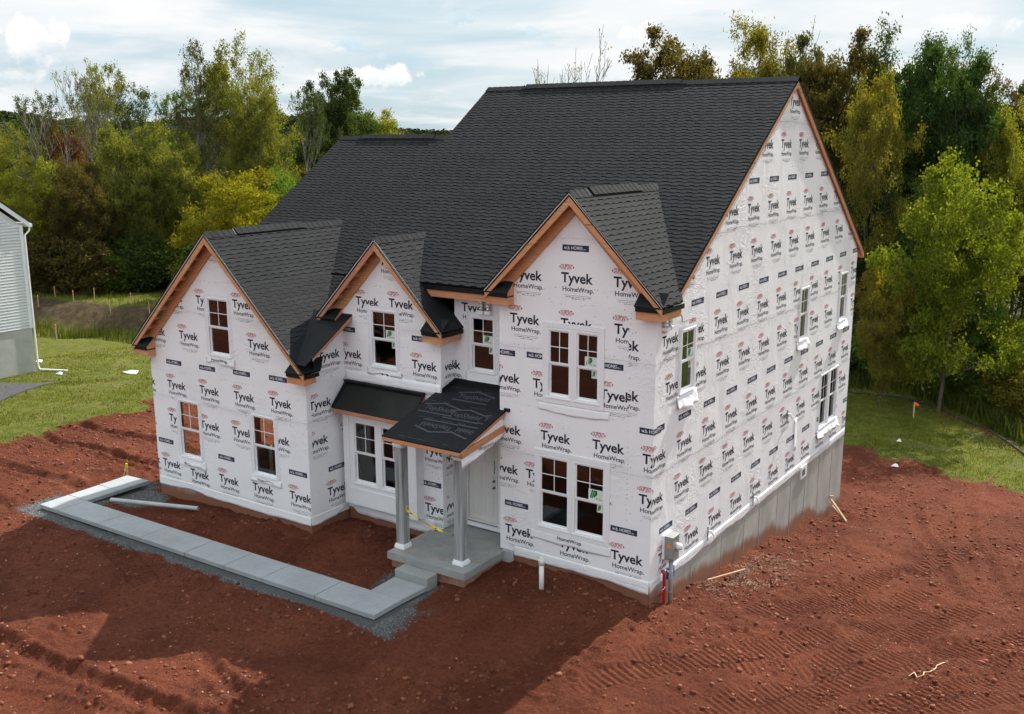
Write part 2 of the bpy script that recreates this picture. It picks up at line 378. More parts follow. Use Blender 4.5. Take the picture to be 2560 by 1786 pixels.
def bm_from(mb):
    bm = bmesh.new(); vs = [bm.verts.new(v) for v in mb.v]
    for f, mi in zip(mb.f, mb.m):
        try: ff = bm.faces.new([vs[i] for i in f]); ff.material_index = mi
        except ValueError: pass
    return bm
def clip(bm, co, no):
    geom = bm.verts[:] + bm.edges[:] + bm.faces[:]
    bmesh.ops.bisect_plane(bm, geom=geom, dist=1e-5, plane_co=co, plane_no=no, clear_outer=True)
def bm_build(bm, name, mats, parent=None):
    me = bpy.data.meshes.new(name); bm.to_mesh(me); bm.free()
    for mm in ([mats] if isinstance(mats, str) else mats): me.materials.append(MATS[mm])
    return link(name, me, parent)
# value noise for geometry
def vnoise(x, y, seed=0):
    x = np.asarray(x, float); y = np.asarray(y, float)
    xi = np.floor(x).astype(np.int64); yi = np.floor(y).astype(np.int64); fx = x - xi; fy = y - yi
    fx = fx * fx * (3 - 2 * fx); fy = fy * fy * (3 - 2 * fy)
    def hsh(a, b):
        n = (a * 374761393 + b * 668265263 + seed * 974711) & 0xffffffff
        n = ((n ^ (n >> 13)) * 1274126177) & 0xffffffff
        return ((n ^ (n >> 16)) & 0xffff) / 65535.0
    return (hsh(xi, yi) * (1 - fx) + hsh(xi + 1, yi) * fx) * (1 - fy) + (hsh(xi, yi + 1) * (1 - fx) + hsh(xi + 1, yi + 1) * fx) * fy
def fbm(x, y, oct=4, seed=0):
    s = 0; a = 0.5
    for k in range(oct):
        s = s + a * (vnoise(x * 2 ** k, y * 2 ** k, seed + k) - 0.5); a *= 0.5
    return s
# ------------------------------------------------------------------ terrain
CP = np.array([(-16, -6, -.60), (-8, -6, -.60), (0, -6, -.70), (8, -8, -.95), (-8, -12, -.65), (-22, -8, -.75), (0, -14, -.8), (12, -14, -1.2),
 (-15, -1.4, -.62), (-12, -1.5, -.52), (-10, -1.5, -.46), (-9, -.5, -.42), (-8, 0, -.48), (-7, 0, -.46), (-6.3, -.6, -.48), (-2.6, -.2, -.24), (-1.4, -.2, -.20), (-.5, -.25, -.36), (.1, -.1, -.55),
 (-2.3, -.9, -.40), (-8, -2.3, -.52), (-4.8, -3, -.52), (-10.5, -3.3, -.52), (-16, -3.3, -.54), (-2, -3, -.60),
 (.1, 1, -.72), (.1, 2, -.84), (.1, 4, -1.1), (.1, 5.2, -1.22), (.1, 7, -1.42), (.1, 9.2, -1.9), (.1, 13.6, -2.62), (0, 15.5, -2.7),
 (5, 0, -1.0), (5, 5, -1.45), (5, 10, -2.1), (5, 14, -2.6), (5, 20, -2.8), (10, 0, -1.3), (10, 10, -2.2), (-3, 22, -2.7), (5, 27, -3.0), (-5, 32, -3), (-15, 25, -2.7), (-13, 14, -2.2),
 (-17, -1, -.62), (-17, 3, -.72), (-20, 0, -.8), (-25, 0, -1.05), (-25, 5, -1.05), (-20, 8, -1.25), (-32, 4, -1.5), (-38, 9, -1.95), (-35, 0, -1.6), (-45, 14, -2.25), (-52, 8, -2.35), (-30, 18, -2.1), (-30, -10, -1.2),
 (-49, 18.2, -2.7), (-54, 15.5, -2.7), (-44, 20.2, -2.7), (-38, 23, -2.6), (-47.2, 22.2, -1.2), (-56.5, 19.9, -1.2), (-40, 25.3, -1.3), (-66, 19, -1.3), (-33, 29, -1.6), (-52, 21.0, -1.2),
 (-60, 35, -1.3), (-40, 40, -1.6), (-20, 45, -2.5), (0, 45, -3.2), (15, 40, -3.5), (20, 20, -3.2), (60, 60, -4), (-100, 60, -2), (-60, -10, -1.9), (30, -20, -1.5), (-120, 10, -2), (0, 120, -3), (-120, 150, -2), (100, 150, -3)], float)
def terrain(x, y):
    x = np.asarray(x, float); y = np.asarray(y, float)
    num = np.zeros_like(x); den = np.zeros_like(x)
    for cx, cy, cz in CP:
        d2 = (x - cx) ** 2 + (y - cy) ** 2 + 0.12
        wt = d2 ** -1.9
        num += wt * cz; den += wt
    return num / den
def hz(x, y): return float(terrain(np.array([x]), np.array([y]))[0])
TRK = [((-.2, -4.2), (4.6, 5.6)), ((.9, -4.8), (6.2, 6.2)), ((2.6, -4.2), (8.0, 7.5)), ((4.0, -3.5), (9.0, 6.5)), ((1.6, 2.2), (5.0, 11.5)), ((3.0, 6.0), (6.6, 15.0)), ((.3, -2.0), (7.4, 4.4)), ((3.2, -5.0), (8.2, 3.2)), ((1.0, 1.6), (6.0, 9.0)), ((-.6, -7.5), (3.0, -3.0)), ((5.4, -2.4), (9.0, 3.0)),
       ((-9.6, -9.9), (-4.4, -9.3)), ((-9.8, -11.2), (-4.0, -10.4)), ((-2.6, -9.0), (-.5, -6.2)), ((-14.0, -4.6), (-9.8, -5.4))]
RUT = [((-12, -8.5), (-3.4, -8.2), .16, .07), ((-6.8, -6.5), (-3.6, -7.4), .14, .06), ((-26, 1.2), (-16.5, .2), .16, .08), ((-26, 2.8), (-16.5, 1.9), .16, .07), ((-26, -1.4), (-16.8, -2.4), .18, .07), ((-26, -3.4), (-17, -4.4), .18, .06), ((-24, 5.2), (-15.8, 3.6), .16, .07),
       ((5.2, 6), (2.0, 16), .16, .05), ((6.5, 5.5), (3.4, 17), .16, .05), ((-1.2, -12), (1.8, -4), .2, .05)]
def segd(x, y, a, b):
    ax, ay = a; bx, by = b; L = math.hypot(bx - ax, by - ay); ux, uy = (bx - ax) / L, (by - ay) / L
    s = (x - ax) * ux + (y - ay) * uy; d = -(x - ax) * uy + (y - ay) * ux
    return s, d, L
def smooth(x, lo, hi):
    t_ = np.clip((x - lo) / (hi - lo), 0, 1); return t_ * t_ * (3 - 2 * t_)
def dirtmask(x, y):
    n = fbm(x * .8, y * .8, 4, 3) * 3.2 + fbm(x * 3, y * 3, 3, 5) * 1.0
    left = smooth(x + 25.1 + n, -.25, .25)
    edge = np.where(x < 0, 21.2, np.where(x < 5, 21.2 - x * .4, 19.2))
    back = 1 - smooth(y - edge + n, -.3, .3)
    return np.maximum(left, smooth(-8.5 - y + n * .5, -.5, .5) * smooth(x, -95, -80)) * back
def gravelmask(x, y):
    n = fbm(x * 2.2, y * 2.2, 3, 9) * .5
    yc = -3.4 + .018 * (x + 10)
    a = (1 - smooth(np.abs(y - yc + .10) + n, .58, .74)) * smooth(x, -17.4, -17.0) * (1 - smooth(x + n, -4.1, -3.7))
    b_ = (1 - smooth(np.abs(x + 16.25) + n, .58, .80)) * smooth(y, -4.3, -4.0) * (1 - smooth(y, -.9, -.6))
    c = (1 - smooth(np.abs(x + 4.95) + n, .55, .78)) * smooth(y, -4, -3.6) * (1 - smooth(y, -1.9, -1.6))
    d_ = (1 - smooth(np.hypot((x + 15.3) * .9, (y + 1.75) * 1.15) + n, .65, .95))
    return np.maximum(np.maximum(a, b_), np.maximum(c, d_))
def axis(segs):
    out = []
    for a, b, st in segs: out.append(np.arange(a, b - 1e-6, st))
    out.append(np.array([segs[-1][1]])); return np.concatenate(out)
gx = axis([(-1500, -300, 80), (-300, -80, 14), (-80, -28, 1.3), (-28, -18, .16), (-18, -9, .085), (-9, 7.6, .05), (7.6, 12, .3), (12, 40, 2), (40, 300, 20), (300, 1500, 80)])
gy = axis([(-400, -40, 30), (-40, -12.5, 2), (-12.5, 9, .055), (9, 22, .11), (22, 40, .6), (40, 90, 2.5), (90, 400, 20), (400, 2500, 100)])
X, Y = np.meshgrid(gx, gy); X = X.ravel(); Y = Y.ravel()
Zb = terrain(X, Y)
near = (X > -30) & (X < 14) & (Y > -16) & (Y < 24)
Z = Zb.copy(); DM = dirtmask(X, Y); GM = gravelmask(X, Y) * DM
TM = np.zeros_like(X); TP = np.zeros_like(X)
xs, ys = X[near], Y[near]
dz = fbm(xs * .5, ys * .5, 3, 11) * .16 + fbm(xs * 1.7, ys * 1.7, 4, 21) * .13 + fbm(xs * 7, ys * 7, 3, 23) * .06
lump = np.abs(fbm(xs * 4.5, ys * 4.5, 3, 31)) ; dz += lump * .26 * np.clip(fbm(xs * .6, ys * .6, 2, 77) * 4 + .5, 0, 1.2)
rough_ = np.clip(fbm(xs * .38, ys * .38, 3, 83) * 4.0 + .56, .06, 1.35)
dz += fbm(xs * 9, ys * 9, 2, 41) * .075 * rough_ + np.maximum(vnoise(xs * 6.3, ys * 6.3, 44) - .66, 0) * .16 * rough_ + np.maximum(vnoise(xs * 11.3 + 7, ys * 11.3, 45) - .68, 0) * .11 * rough_
heap = np.exp(-((xs - .9) ** 2 / 1.4 + (ys - .9) ** 2 / 1.2)) * .12 + np.exp(-((xs + .4) ** 2 / .5 + (ys + .35) ** 2 / .25)) * .10 + np.exp(-((xs + 7.6) ** 2 / 1.6 + (ys + .9) ** 2 / .5)) * .14
dz += heap * (.7 + 1.5 * np.abs(fbm(xs * 5, ys * 5, 3, 51)))
tm = np.zeros_like(xs); tp = np.zeros_like(xs)
for a_, b_ in TRK:
    s_, d_, L_ = segd(xs, ys, a_, b_)
    d_ = d_ + .55 * np.sin(s_ * .33 + a_[0]) ; brk = smooth(fbm(xs * .9, ys * .9, 3, int(abs(a_[0] * 7)) + 61) + .14, -.10, .10)
    m_ = (1 - smooth(np.abs(d_), .24, .33)) * smooth(s_, 0, .5) * (1 - smooth(s_, L_ - .5, L_)) * brk
    rp = m_ > tm; tp = np.where(rp, s_ + d_ * .12, tp); tm = np.maximum(tm, m_)
dz = dz * (1 - .75 * tm) + tm * (.020 * np.sin(tp * 2 * math.pi / .15) - .03)
for a_, b_, wd, dp in RUT:
    s_, d_, L_ = segd(xs, ys, a_, b_); d_ = d_ + .12 * np.sin(s_ * .6)
    e_ = smooth(s_, 0, 1) * (1 - smooth(s_, L_ - 1, L_))
    dp *= 1.7
    dz += e_ * (-dp * np.exp(-(d_ / wd) ** 2) + dp * .8 * np.exp(-((np.abs(d_) - wd * 1.9) / (wd * .6)) ** 2) * (.6 + 2 * np.abs(fbm(xs * 6, ys * 6, 2, 71))))
dmn = DM[near]; gmn = GM[near]
calm = np.clip((1 - gmn * .8) * (.25 + .75 * dmn), 0, 1)
fade = smooth(xs, -30, -27) * (1 - smooth(xs, 12, 14)) * smooth(ys, -16, -13) * (1 - smooth(ys, 22, 24))
hug = smooth(np.hypot(np.maximum(np.abs(xs + 10.5) - 6.4, 0), np.maximum(np.abs(ys + 3.4) - .55, 0)), 0, .35)
Z[near] += dz * calm * fade * (.35 + .65 * hug)
TM[near] = tm * dmn; TP[near] = tp
# keep the soil below the path slabs, the garage floor and the porch
def cap(x0, x1, y0, y1, z):
    k = (X > x0) & (X < x1) & (Y > y0) & (Y < y1); Z[k] = np.minimum(Z[k], z)
cap(-16.9, -4.4, -4.0, -2.7, -.53); cap(-16.9, -15.7, -4.0, -.95, -.53); cap(-5.6, -4.4, -3.2, -1.6, -.53)
cap(-15.0, -.15, .45, 14.0, -1.0); cap(-14.9, -9.1, -1.0, 14, -1.0); cap(-5.9, -3.9, -1.5, .8, -.6); cap(-3.8, -.15, .15, 14, -1.2)
nx, ny = len(gx), len(gy)
me = bpy.data.meshes.new('ground')
idx = np.arange(nx * ny).reshape(ny, nx)
q = np.stack([idx[:-1, :-1], idx[:-1, 1:], idx[1:, 1:], idx[1:, :-1]], -1).reshape(-1, 4)
me.vertices.add(nx * ny); me.vertices.foreach_set('co', np.stack([X, Y, Z], 1).ravel())
me.loops.add(q.size); me.loops.foreach_set('vertex_index', q.ravel().astype(np.int32))
me.polygons.add(len(q)); me.polygons.foreach_set('loop_start', (np.arange(len(q)) * 4).astype(np.int32))
me.polygons.foreach_set('use_smooth', np.ones(len(q), bool))
me.update(); me.validate()
for nm, arr in (('dirt', DM), ('gravel', GM), ('trk', TM), ('tph', TP)):
    at_ = me.attributes.new(nm, 'FLOAT', 'POINT'); at_.data.foreach_set('value', arr.astype(np.float32))
ground = link('ground', me); struct(ground)
m, t, b, _ = newmat('ground')
p = pos(t)
A = lambda nm: t.add('ShaderNodeAttribute', attribute_name=nm).outputs['Fac']
nL = t.noise(p, .45, 5, .6, .4); nM = t.noise(p, 2.3, 5, .6); nF = t.noise(p, 13, 5, .65); nG = t.noise(p, 55, 3, .7)
red = t.mix(t.ramp(nL, .32, .68), (0.1147, 0.0294, 0.0144), (0.1843, 0.0527, 0.0266))
red = t.mix(t.math('MULTIPLY', t.ramp(nM, .55, .75), .55), red, (0.2406, 0.0847, 0.0486))
red = t.mix(t.math('MULTIPLY', t.ramp(nF, .42, .62), .42), red, (0.0532, 0.0134, 0.0068))
dust = t.ramp(t.noise(p, .9, 4, .65, .8), .62, .74)
red = t.mix(t.math('MULTIPLY', dust, .35), red, (0.2611, 0.1106, 0.0684))
vor = t.add('ShaderNodeTexVoronoi'); t.link(p, vor.inputs['Vector']); vor.inputs['Scale'].default_value = 9
peb = t.ramp(vor.outputs['Distance'], .16, .10); sp_ = t.add('ShaderNodeSeparateColor'); t.link(vor.outputs['Color'], sp_.inputs[0])
peb = t.math('MULTIPLY', peb, t.ramp(sp_.outputs[0], .80, .83))
red = t.mix(t.math('MULTIPLY', peb, .7), red, (0.2592, 0.1584, 0.1224))
grs = t.mix(t.ramp(nM, .3, .7), (0.078, 0.098, 0.013), (0.148, 0.158, 0.028))
grs = t.mix(t.math('MULTIPLY', t.ramp(nL, .50, .68), .65), grs, (0.165, 0.150, 0.058))
grs = t.mix(t.math('MULTIPLY', t.ramp(nF, .5, .7), .5), grs, (.052, .058, .012))
grv = t.mix(t.ramp(nG, .3, .7), (.075, .078, .08), (.21, .215, .215))
sx = t.add('ShaderNodeSeparateXYZ'); t.link(p, sx.inputs[0])
berm = t.math('MULTIPLY', t.ramp(sx.outputs[0], -33, -36), t.math('MULTIPLY', t.ramp(t.math('ADD', sx.outputs[1], t.math('MULTIPLY', t.math('ADD', sx.outputs[0], 47.2), -.22)), 18.4, 19.6), t.ramp(t.math('ADD', sx.outputs[1], t.math('MULTIPLY', t.math('ADD', sx.outputs[0], 47.2), -.22)), 22.4, 21.4)))
grs = t.mix(berm, grs, t.mix(t.ramp(nM, .4, .7), (.060, .044, .027), (.115, .085, .045)))
wood_ = t.ramp(t.math('ADD', sx.outputs[1], t.math('MULTIPLY', t.math('ABSOLUTE', t.math('ADD', sx.outputs[0], 20)), -.0)), 33, 36)
red = t.mix(1.0, red, (1.22, 1.24, 1.22), 'MULTIPLY'); grs = t.mix(1.0, grs, (1.18, 1.15, 1.05), 'MULTIPLY'); c = t.mix(A('dirt'), grs, red); c = t.mix(A('gravel'), c, grv)
t.link(c, b.inputs['Base Color']); b.inputs['Roughness'].default_value = .95; b.inputs['Specular IOR Level'].default_value = .15
wv = t.math('SINE', t.math('MULTIPLY', A('tph'), 2 * math.pi / .15))
h = t.math('ADD', t.math('MULTIPLY', nF, .9), t.math('MULTIPLY', nG, .35))
h = t.math('ADD', h, t.math('MULTIPLY', peb, .5))
h = t.math('ADD', h, t.math('MULTIPLY', t.math('MULTIPLY', wv, A('trk')), .45))
h = t.math('ADD', h, t.math('MULTIPLY', t.math('ABSOLUTE', t.math('SUBTRACT', t.noise(p, 24, 4, .65, .5), .5)), 1.5))
bump(t, b, h, 1.0, .085)
me.materials.append(m)

# ------------------------------------------------------------------ stones, clods and grass (nobody could count them)
def gsample(x, y):                      # height of the built ground sheet
    i = np.clip(np.searchsorted(gx, x) - 1, 0, nx - 2); j = np.clip(np.searchsorted(gy, y) - 1, 0, ny - 2)
    fx = (x - gx[i]) / (gx[i + 1] - gx[i]); fy = (y - gy[j]) / (gy[j + 1] - gy[j]); ZZ = Z.reshape(ny, nx)
    return (ZZ[j, i] * (1 - fx) + ZZ[j, i + 1] * fx) * (1 - fy) + (ZZ[j + 1, i] * (1 - fx) + ZZ[j + 1, i + 1] * fx) * fy
CUBE = np.array([(-1, -1, -1), (1, -1, -1), (1, 1, -1), (-1, 1, -1), (-1, -1, 1), (1, -1, 1), (1, 1, 1), (-1, 1, 1)], float)
CF = np.array([(0, 3, 2, 1), (4, 5, 6, 7), (0, 1, 5, 4), (1, 2, 6, 5), (2, 3, 7, 6), (3, 0, 4, 7)])
def quads_mesh(name, V, F, mats, parent=None, smoothf=False):
    me = bpy.data.meshes.new(name); V = np.asarray(V).reshape(-1, 3); F = np.asarray(F); k = F.shape[1]
    me.vertices.add(len(V)); me.vertices.foreach_set('co', V.ravel())
    me.loops.add(F.size); me.loops.foreach_set('vertex_index', F.ravel().astype(np.int32))
    me.polygons.add(len(F)); me.polygons.foreach_set('loop_start', (np.arange(len(F)) * k).astype(np.int32))
    if smoothf: me.polygons.foreach_set('use_smooth', np.ones(len(F), bool))
    me.update(); me.validate(); me.materials.append(MATS[mats]); return me
def rocks(name, x, y, r, mat, flat=.7, sink=.3):
    n = len(x); z = gsample(x, y)
    P = CUBE[None] * (.55 + .55 * rng.random((n, 8, 1))) * (.75 + .5 * rng.random((n, 1, 3)))
    P[:, :, 2] *= flat; a = rng.random(n) * 6.283; ca, sa = np.cos(a)[:, None], np.sin(a)[:, None]
    tilt = (rng.random((n, 1)) - .5) * .9; px_, pz_ = P[:, :, 0].copy(), P[:, :, 2].copy()
    P[:, :, 0] = px_ * np.cos(tilt) - pz_ * np.sin(tilt); P[:, :, 2] = px_ * np.sin(tilt) + pz_ * np.cos(tilt)
    px_, py_ = P[:, :, 0].copy(), P[:, :, 1].copy(); P[:, :, 0] = px_ * ca - py_ * sa; P[:, :, 1] = px_ * sa + py_ * ca
    P *= (r * .62)[:, None, None]; P[:, :, 0] += x[:, None]; P[:, :, 1] += y[:, None]; P[:, :, 2] += (z + r * .3 * (1 - 2 * sink) * flat)[:, None]
    F = (CF[None] + (np.arange(n) * 8)[:, None, None]).reshape(-1, 4)
    return link(name, quads_mesh(name, P, F, mat))
def soilmat(name, c1, c2):
    m, t, b, _ = newmat(name); g_ = t.add('ShaderNodeNewGeometry'); nn = t.noise(g_.outputs['Position'], 20, 4, .6)
    f_ = t.math('ADD', t.math('MULTIPLY', g_.outputs['Random Per Island'], .75), t.math('MULTIPLY', nn, .3))
    t.link(t.mix(t.ramp(f_, .1, .95, 'LINEAR'), c1, c2), b.inputs['Base Color']); b.inputs['Roughness'].default_value = .95; b.inputs['Specular IOR Level'].default_value = .15
    bump(t, b, nn, .6, .02)
soilmat('clod', (.085, .025, .013), (.255, .092, .053)); soilmat('pebble', (.22, .13, .10), (.46, .36, .30)); soilmat('gravel_stone', (.06, .063, .066), (.27, .275, .27)); soilmat('straw', (.08, .040, .026), (.30, .19, .14))
def scatter(n, box, dens, keep=lambda x, y: np.ones(len(x), bool)):
    x = box[0] + rng.random(n) * (box[1] - box[0]); y = box[2] + rng.random(n) * (box[3] - box[2])
    k = (rng.random(n) < dens(x, y)) & keep(x, y); return x[k], y[k]
def free(x, y):                        # not under the house or on the slabs
    h_ = ((x > -15.1) & (x < .02) & (y > .2) & (y < 14.4)) | ((x > -15.1) & (x < -8.9) & (y > -1.2) & (y < 1)) | ((x > -3.95) & (x < .02) & (y > -.02) & (y < 1)) | ((x > -6.05) & (x < -3.7) & (y > -1.68) & (y < 1))
    s_ = ((y > -4.0) & (y < -2.75) & (x > -16.8) & (x < -4.4)) | ((x > -16.8) & (x < -15.75) & (y > -4) & (y < -.95)) | ((x > -5.5) & (x < -4.45) & (y > -4) & (y < -1.6))
    return ~(h_ | s_)
dn = lambda x, y: dirtmask(x, y) * np.clip(.42 + 2.2 * fbm(x * .7, y * .7, 3, 91) + .9 * np.exp(-np.minimum(np.abs(x - .6), np.abs(y + .4)) ** 2 / .5) * ((x > -4) & (y > -1)) + .35 * (x < -15) + .3 * ((y < 0) & (y > -1.2) & (x < -6) & (x > -9)), 0, 1) * (1 - gravelmask(x, y))
x, y = scatter(84000, (-26, 8.2, -12, 21), dn, free); r = .012 + .072 * rng.random(len(x)) ** 6
struct(rocks('soil_clods', x, y, r, 'clod'), 'stuff')
tag(bpy.data.objects['soil_clods'], 'loose red clay clods strewn over the graded dirt lot', 'soil', kind='stuff')
x, y = scatter(9000, (-26, 8.2, -12, 21), lambda x, y: dirtmask(x, y) * np.clip(.35 + 2 * fbm(x * .5, y * .5, 2, 15), 0, 1), free); r = .010 + .022 * rng.random(len(x)) ** 2
tag(rocks('pebbles', x, y, r, 'pebble'), 'small pale stones dotted over the red dirt', 'pebbles', kind='stuff')
x, y = scatter(42000, (-17.6, -3.6, -4.5, -.5), lambda x, y: gravelmask(x, y) * .9, free); r = .012 + .016 * rng.random(len(x))
tag(rocks('gravel_bed', x, y, r, 'gravel_stone', .75, .35), 'grey crushed stone along the edges of the front path', 'gravel', kind='stuff')
mdens = lambda x, y: np.exp(-(((x - .7 - .12 * (y - 4)) / .62) ** 2 + ((y - 4.2) / 1.9) ** 2))
x, y = scatter(6500, (-.1, 2.6, 1.6, 7.0), lambda x, y: mdens(x, y) * np.clip(.55 + 3 * fbm(x * 2.2, y * 2.2, 2, 5), 0, 1), lambda x, y: x > .06)
n = len(x); a = rng.random(n) * 3.14; L_ = .02 + .06 * rng.random(n) ** 1.5; z = gsample(x, y) + .005 + .02 * rng.random(n)
dx, dy = np.cos(a) * L_, np.sin(a) * L_; wx, wy = -np.sin(a) * .008, np.cos(a) * .008; tz = (rng.random(n) - .5) * .06
V = np.stack([np.stack([x - dx - wx, y - dy - wy, z - tz], 1), np.stack([x + dx - wx, y + dy - wy, z + tz], 1), np.stack([x + dx + wx, y + dy + wy, z + tz + .006], 1), np.stack([x - dx + wx, y - dy + wy, z - tz + .006], 1)], 1)
tag(link('straw_litter', quads_mesh('straw_litter', V, np.arange(4 * n).reshape(n, 4), 'straw')), 'pale straw and wood litter heaped beside the right foundation wall', 'litter', kind='stuff')
# lawn blades: small upright triangles in tufts
def blades(name, x, y, hgt, wid, mat, label, cat, lean=.5):
    n = len(x); z = gsample(x, y) - .02; a = rng.random(n) * 6.283; h_ = hgt * (.5 + rng.random(n)); wv = wid * (.6 + .8 * rng.random(n))
    la = rng.random(n) * 6.283; lx, ly = np.cos(la) * h_ * lean * rng.random(n), np.sin(la) * h_ * lean * rng.random(n)
    ax, ay = np.cos(a) * wv / 2, np.sin(a) * wv / 2
    V = np.stack([np.stack([x - ax, y - ay, z], 1), np.stack([x + ax, y + ay, z], 1), np.stack([x + lx, y + ly, z + h_], 1)], 1)
    return tag(link(name, quads_mesh(name, V, np.arange(3 * n).reshape(n, 3), mat)), label, cat, kind='stuff')
gd = lambda x, y: (1 - dirtmask(x, y)) * np.clip(.55 + 2.0 * fbm(x * .9, y * .9, 3, 33), .05, 1)
x1, y1 = scatter(52000, (-42, -24.2, -6, 17), gd); x2, y2 = scatter(46000, (-7, 8, 18.6, 32), gd)
blades('lawn_grass', np.r_[x1, x2], np.r_[y1, y2], .085, .05, 'blade', 'short patchy lawn grass beyond the red dirt', 'grass')
ln = lambda x, y: y - .22 * (x + 47.2)
x, y = scatter(26000, (-64, -32, 8, 26), lambda x, y: ((ln(x, y) > 16.2) & (ln(x, y) < 18.7)) * np.clip(.75 + 2 * fbm(x * .6, y * .6, 2, 17), 0, 1))
blades('cattail_reeds', x, y, .75, .05, 'reed', 'tall green reeds growing along the basin bottom at left', 'reeds', .25)
x, y = scatter(9000, (-66, -30, 15, 34), lambda x, y: ((ln(x, y) > 21.6) & (ln(x, y) < 25.5)) * .8)
blades('berm_grass', x, y, .35, .06, 'blade', 'rough grass on top of the basin berm', 'grass', .5)
x, y = scatter(36000, (-9, 9, 25, 42), lambda x, y: smooth(y - np.interp(x, [-9, -4.5, -2.2, -.5, 1.1, 3.6, 9], [32.2, 31.9, 32.2, 31.1, 29.3, 26.6, 23]), 0, .6) * np.clip(.6 + 2 * fbm(x * .5, y * .5, 2, 19), 0, 1))
blades('woodland_weeds', x, y, .75, .07, 'reed', 'tall yellow-green weeds along the wood edge at right', 'weeds', .6)
# ------------------------------------------------------------------ the new house
HOUSE = thing('new_house', (-7.5, 6.5, -.5), 'two-storey house under construction in white printed wrap with charcoal roof', 'house')
ZM = (0, 0, 1)
def front(y0):  return lambda u, n, z: (u, y0 - n, z)          # wall that faces -Y
def right(x0):  return lambda u, n, z: (x0 + n, u, z)          # wall that faces +X
def left(x0):   return lambda u, n, z: (x0 - n, u, z)
def mbox(mb, M, u0, u1, n0, n1, z0, z1, mi=0): mb.box(M(u0, n0, z0), M(u1, n1, z1), mi)
def wall(name, M, poly, holes, thick=.15, mats=('wrap', 'sheathing'), parent=HOUSE):
    us = sorted(set([p[0] for p in poly] + [h_[i] for h_ in holes for i in (0, 1)])); zs = sorted(set([p[1] for p in poly] + [h_[i] for h_ in holes for i in (2, 3)]))
    us = sorted(us); bm = bmesh.new(); vd = {}
    def V(u, z):
        k = (round(u, 4), round(z, 4))
        if k not in vd: vd[k] = bm.verts.new((u, 0, z))
        return vd[k]
    for i in range(len(us) - 1):
        for j in range(len(zs) - 1):
            cu, cz = (us[i] + us[i + 1]) / 2, (zs[j] + zs[j + 1]) / 2
            if any(h_[0] < cu < h_[1] and h_[2] < cz < h_[3] for h_ in holes): continue
            if len(poly) == 7 and cu < poly[5][0] and cz > poly[5][1]: continue
            bm.faces.new([V(us[i], zs[j]), V(us[i + 1], zs[j]), V(us[i + 1], zs[j + 1]), V(us[i], zs[j + 1])])
    n = len(poly)
    for i in range(n):
        a, b_ = poly[i], poly[(i + 1) % n]; d = (b_[0] - a[0], b_[1] - a[1])
        if abs(d[0]) > 1e-6 and abs(d[1]) > 1e-6: clip(bm, (a[0], 0, a[1]), (d[1], 0, -d[0]))
    mb = MB(); bm.verts.index_update()
    F = [[(v.co.x, v.co.z) for v in f.verts] for f in bm.faces]
    E_ = [[(v.co.x, v.co.z) for v in e.verts] for e in bm.edges if len(e.link_faces) == 1]; bm.free()
    for f in F: mb.face([M(u, 0, z) for u, z in f], 0); mb.face([M(u, -thick, z) for u, z in f[::-1]], 1)
    for a, b_ in E_: mb.face([M(a[0], 0, a[1]), M(b_[0], 0, b_[1]), M(b_[0], -thick, b_[1]), M(a[0], -thick, a[1])], 0)
    me = mb.mesh(name, mats); bm = bmesh.new(); bm.from_mesh(me); bmesh.ops.remove_doubles(bm, verts=bm.verts[:], dist=1e-4); bmesh.ops.recalc_face_normals(bm, faces=bm.faces[:]); bm.to_mesh(me); bm.free()
    return link(name, me, parent)

# ---- lettering
def glyphs(s, bold=0.0):
    cu = bpy.data.curves.new('t', 'FONT'); cu.body = s; cu.resolution_u = 3; cu.offset = bold; cu.fill_mode = 'FRONT' if hasattr(cu, 'fill_mode') else cu.fill_mode
    o = bpy.data.objects.new('t', cu); COL.objects.link(o)
    bpy.context.view_layer.update(); me = o.evaluated_get(bpy.context.evaluated_depsgraph_get()).to_mesh()
    V = [(v.co.x, v.co.y) for v in me.vertices]; F = [tuple(p.vertices) for p in me.polygons]
    o.to_mesh_clear(); bpy.data.objects.remove(o); bpy.data.curves.remove(cu)
    V = np.array(V); return V, F
def norm_glyph(s, wd, cap_h, bold=0.0, ref='T'):
    V, F = glyphs(s, bold); V = V.copy(); V[:, 0] -= V[:, 0].min(); V[:, 0] *= wd / V[:, 0].max(); V[:, 1] *= cap_h / CAPH; return V, F
CAPH = glyphs('T')[0][:, 1].max()
G_TY = norm_glyph('Tyvek', .78, .205, .024); G_HW = norm_glyph('HomeWrap.', .77, .100, .014); G_DP = norm_glyph('DUPONT', .28, .095, .022)
G_WB = norm_glyph('w.b.', .15, .075, .012); G_HM = norm_glyph('HOMES', .27, .068, .010); G_IN = norm_glyph('inc.', .07, .035, .0)
G_TS = norm_glyph('TopShield', .86, .15, .012); G_PG = norm_glyph('Ply Gem', .15, .03, .0)
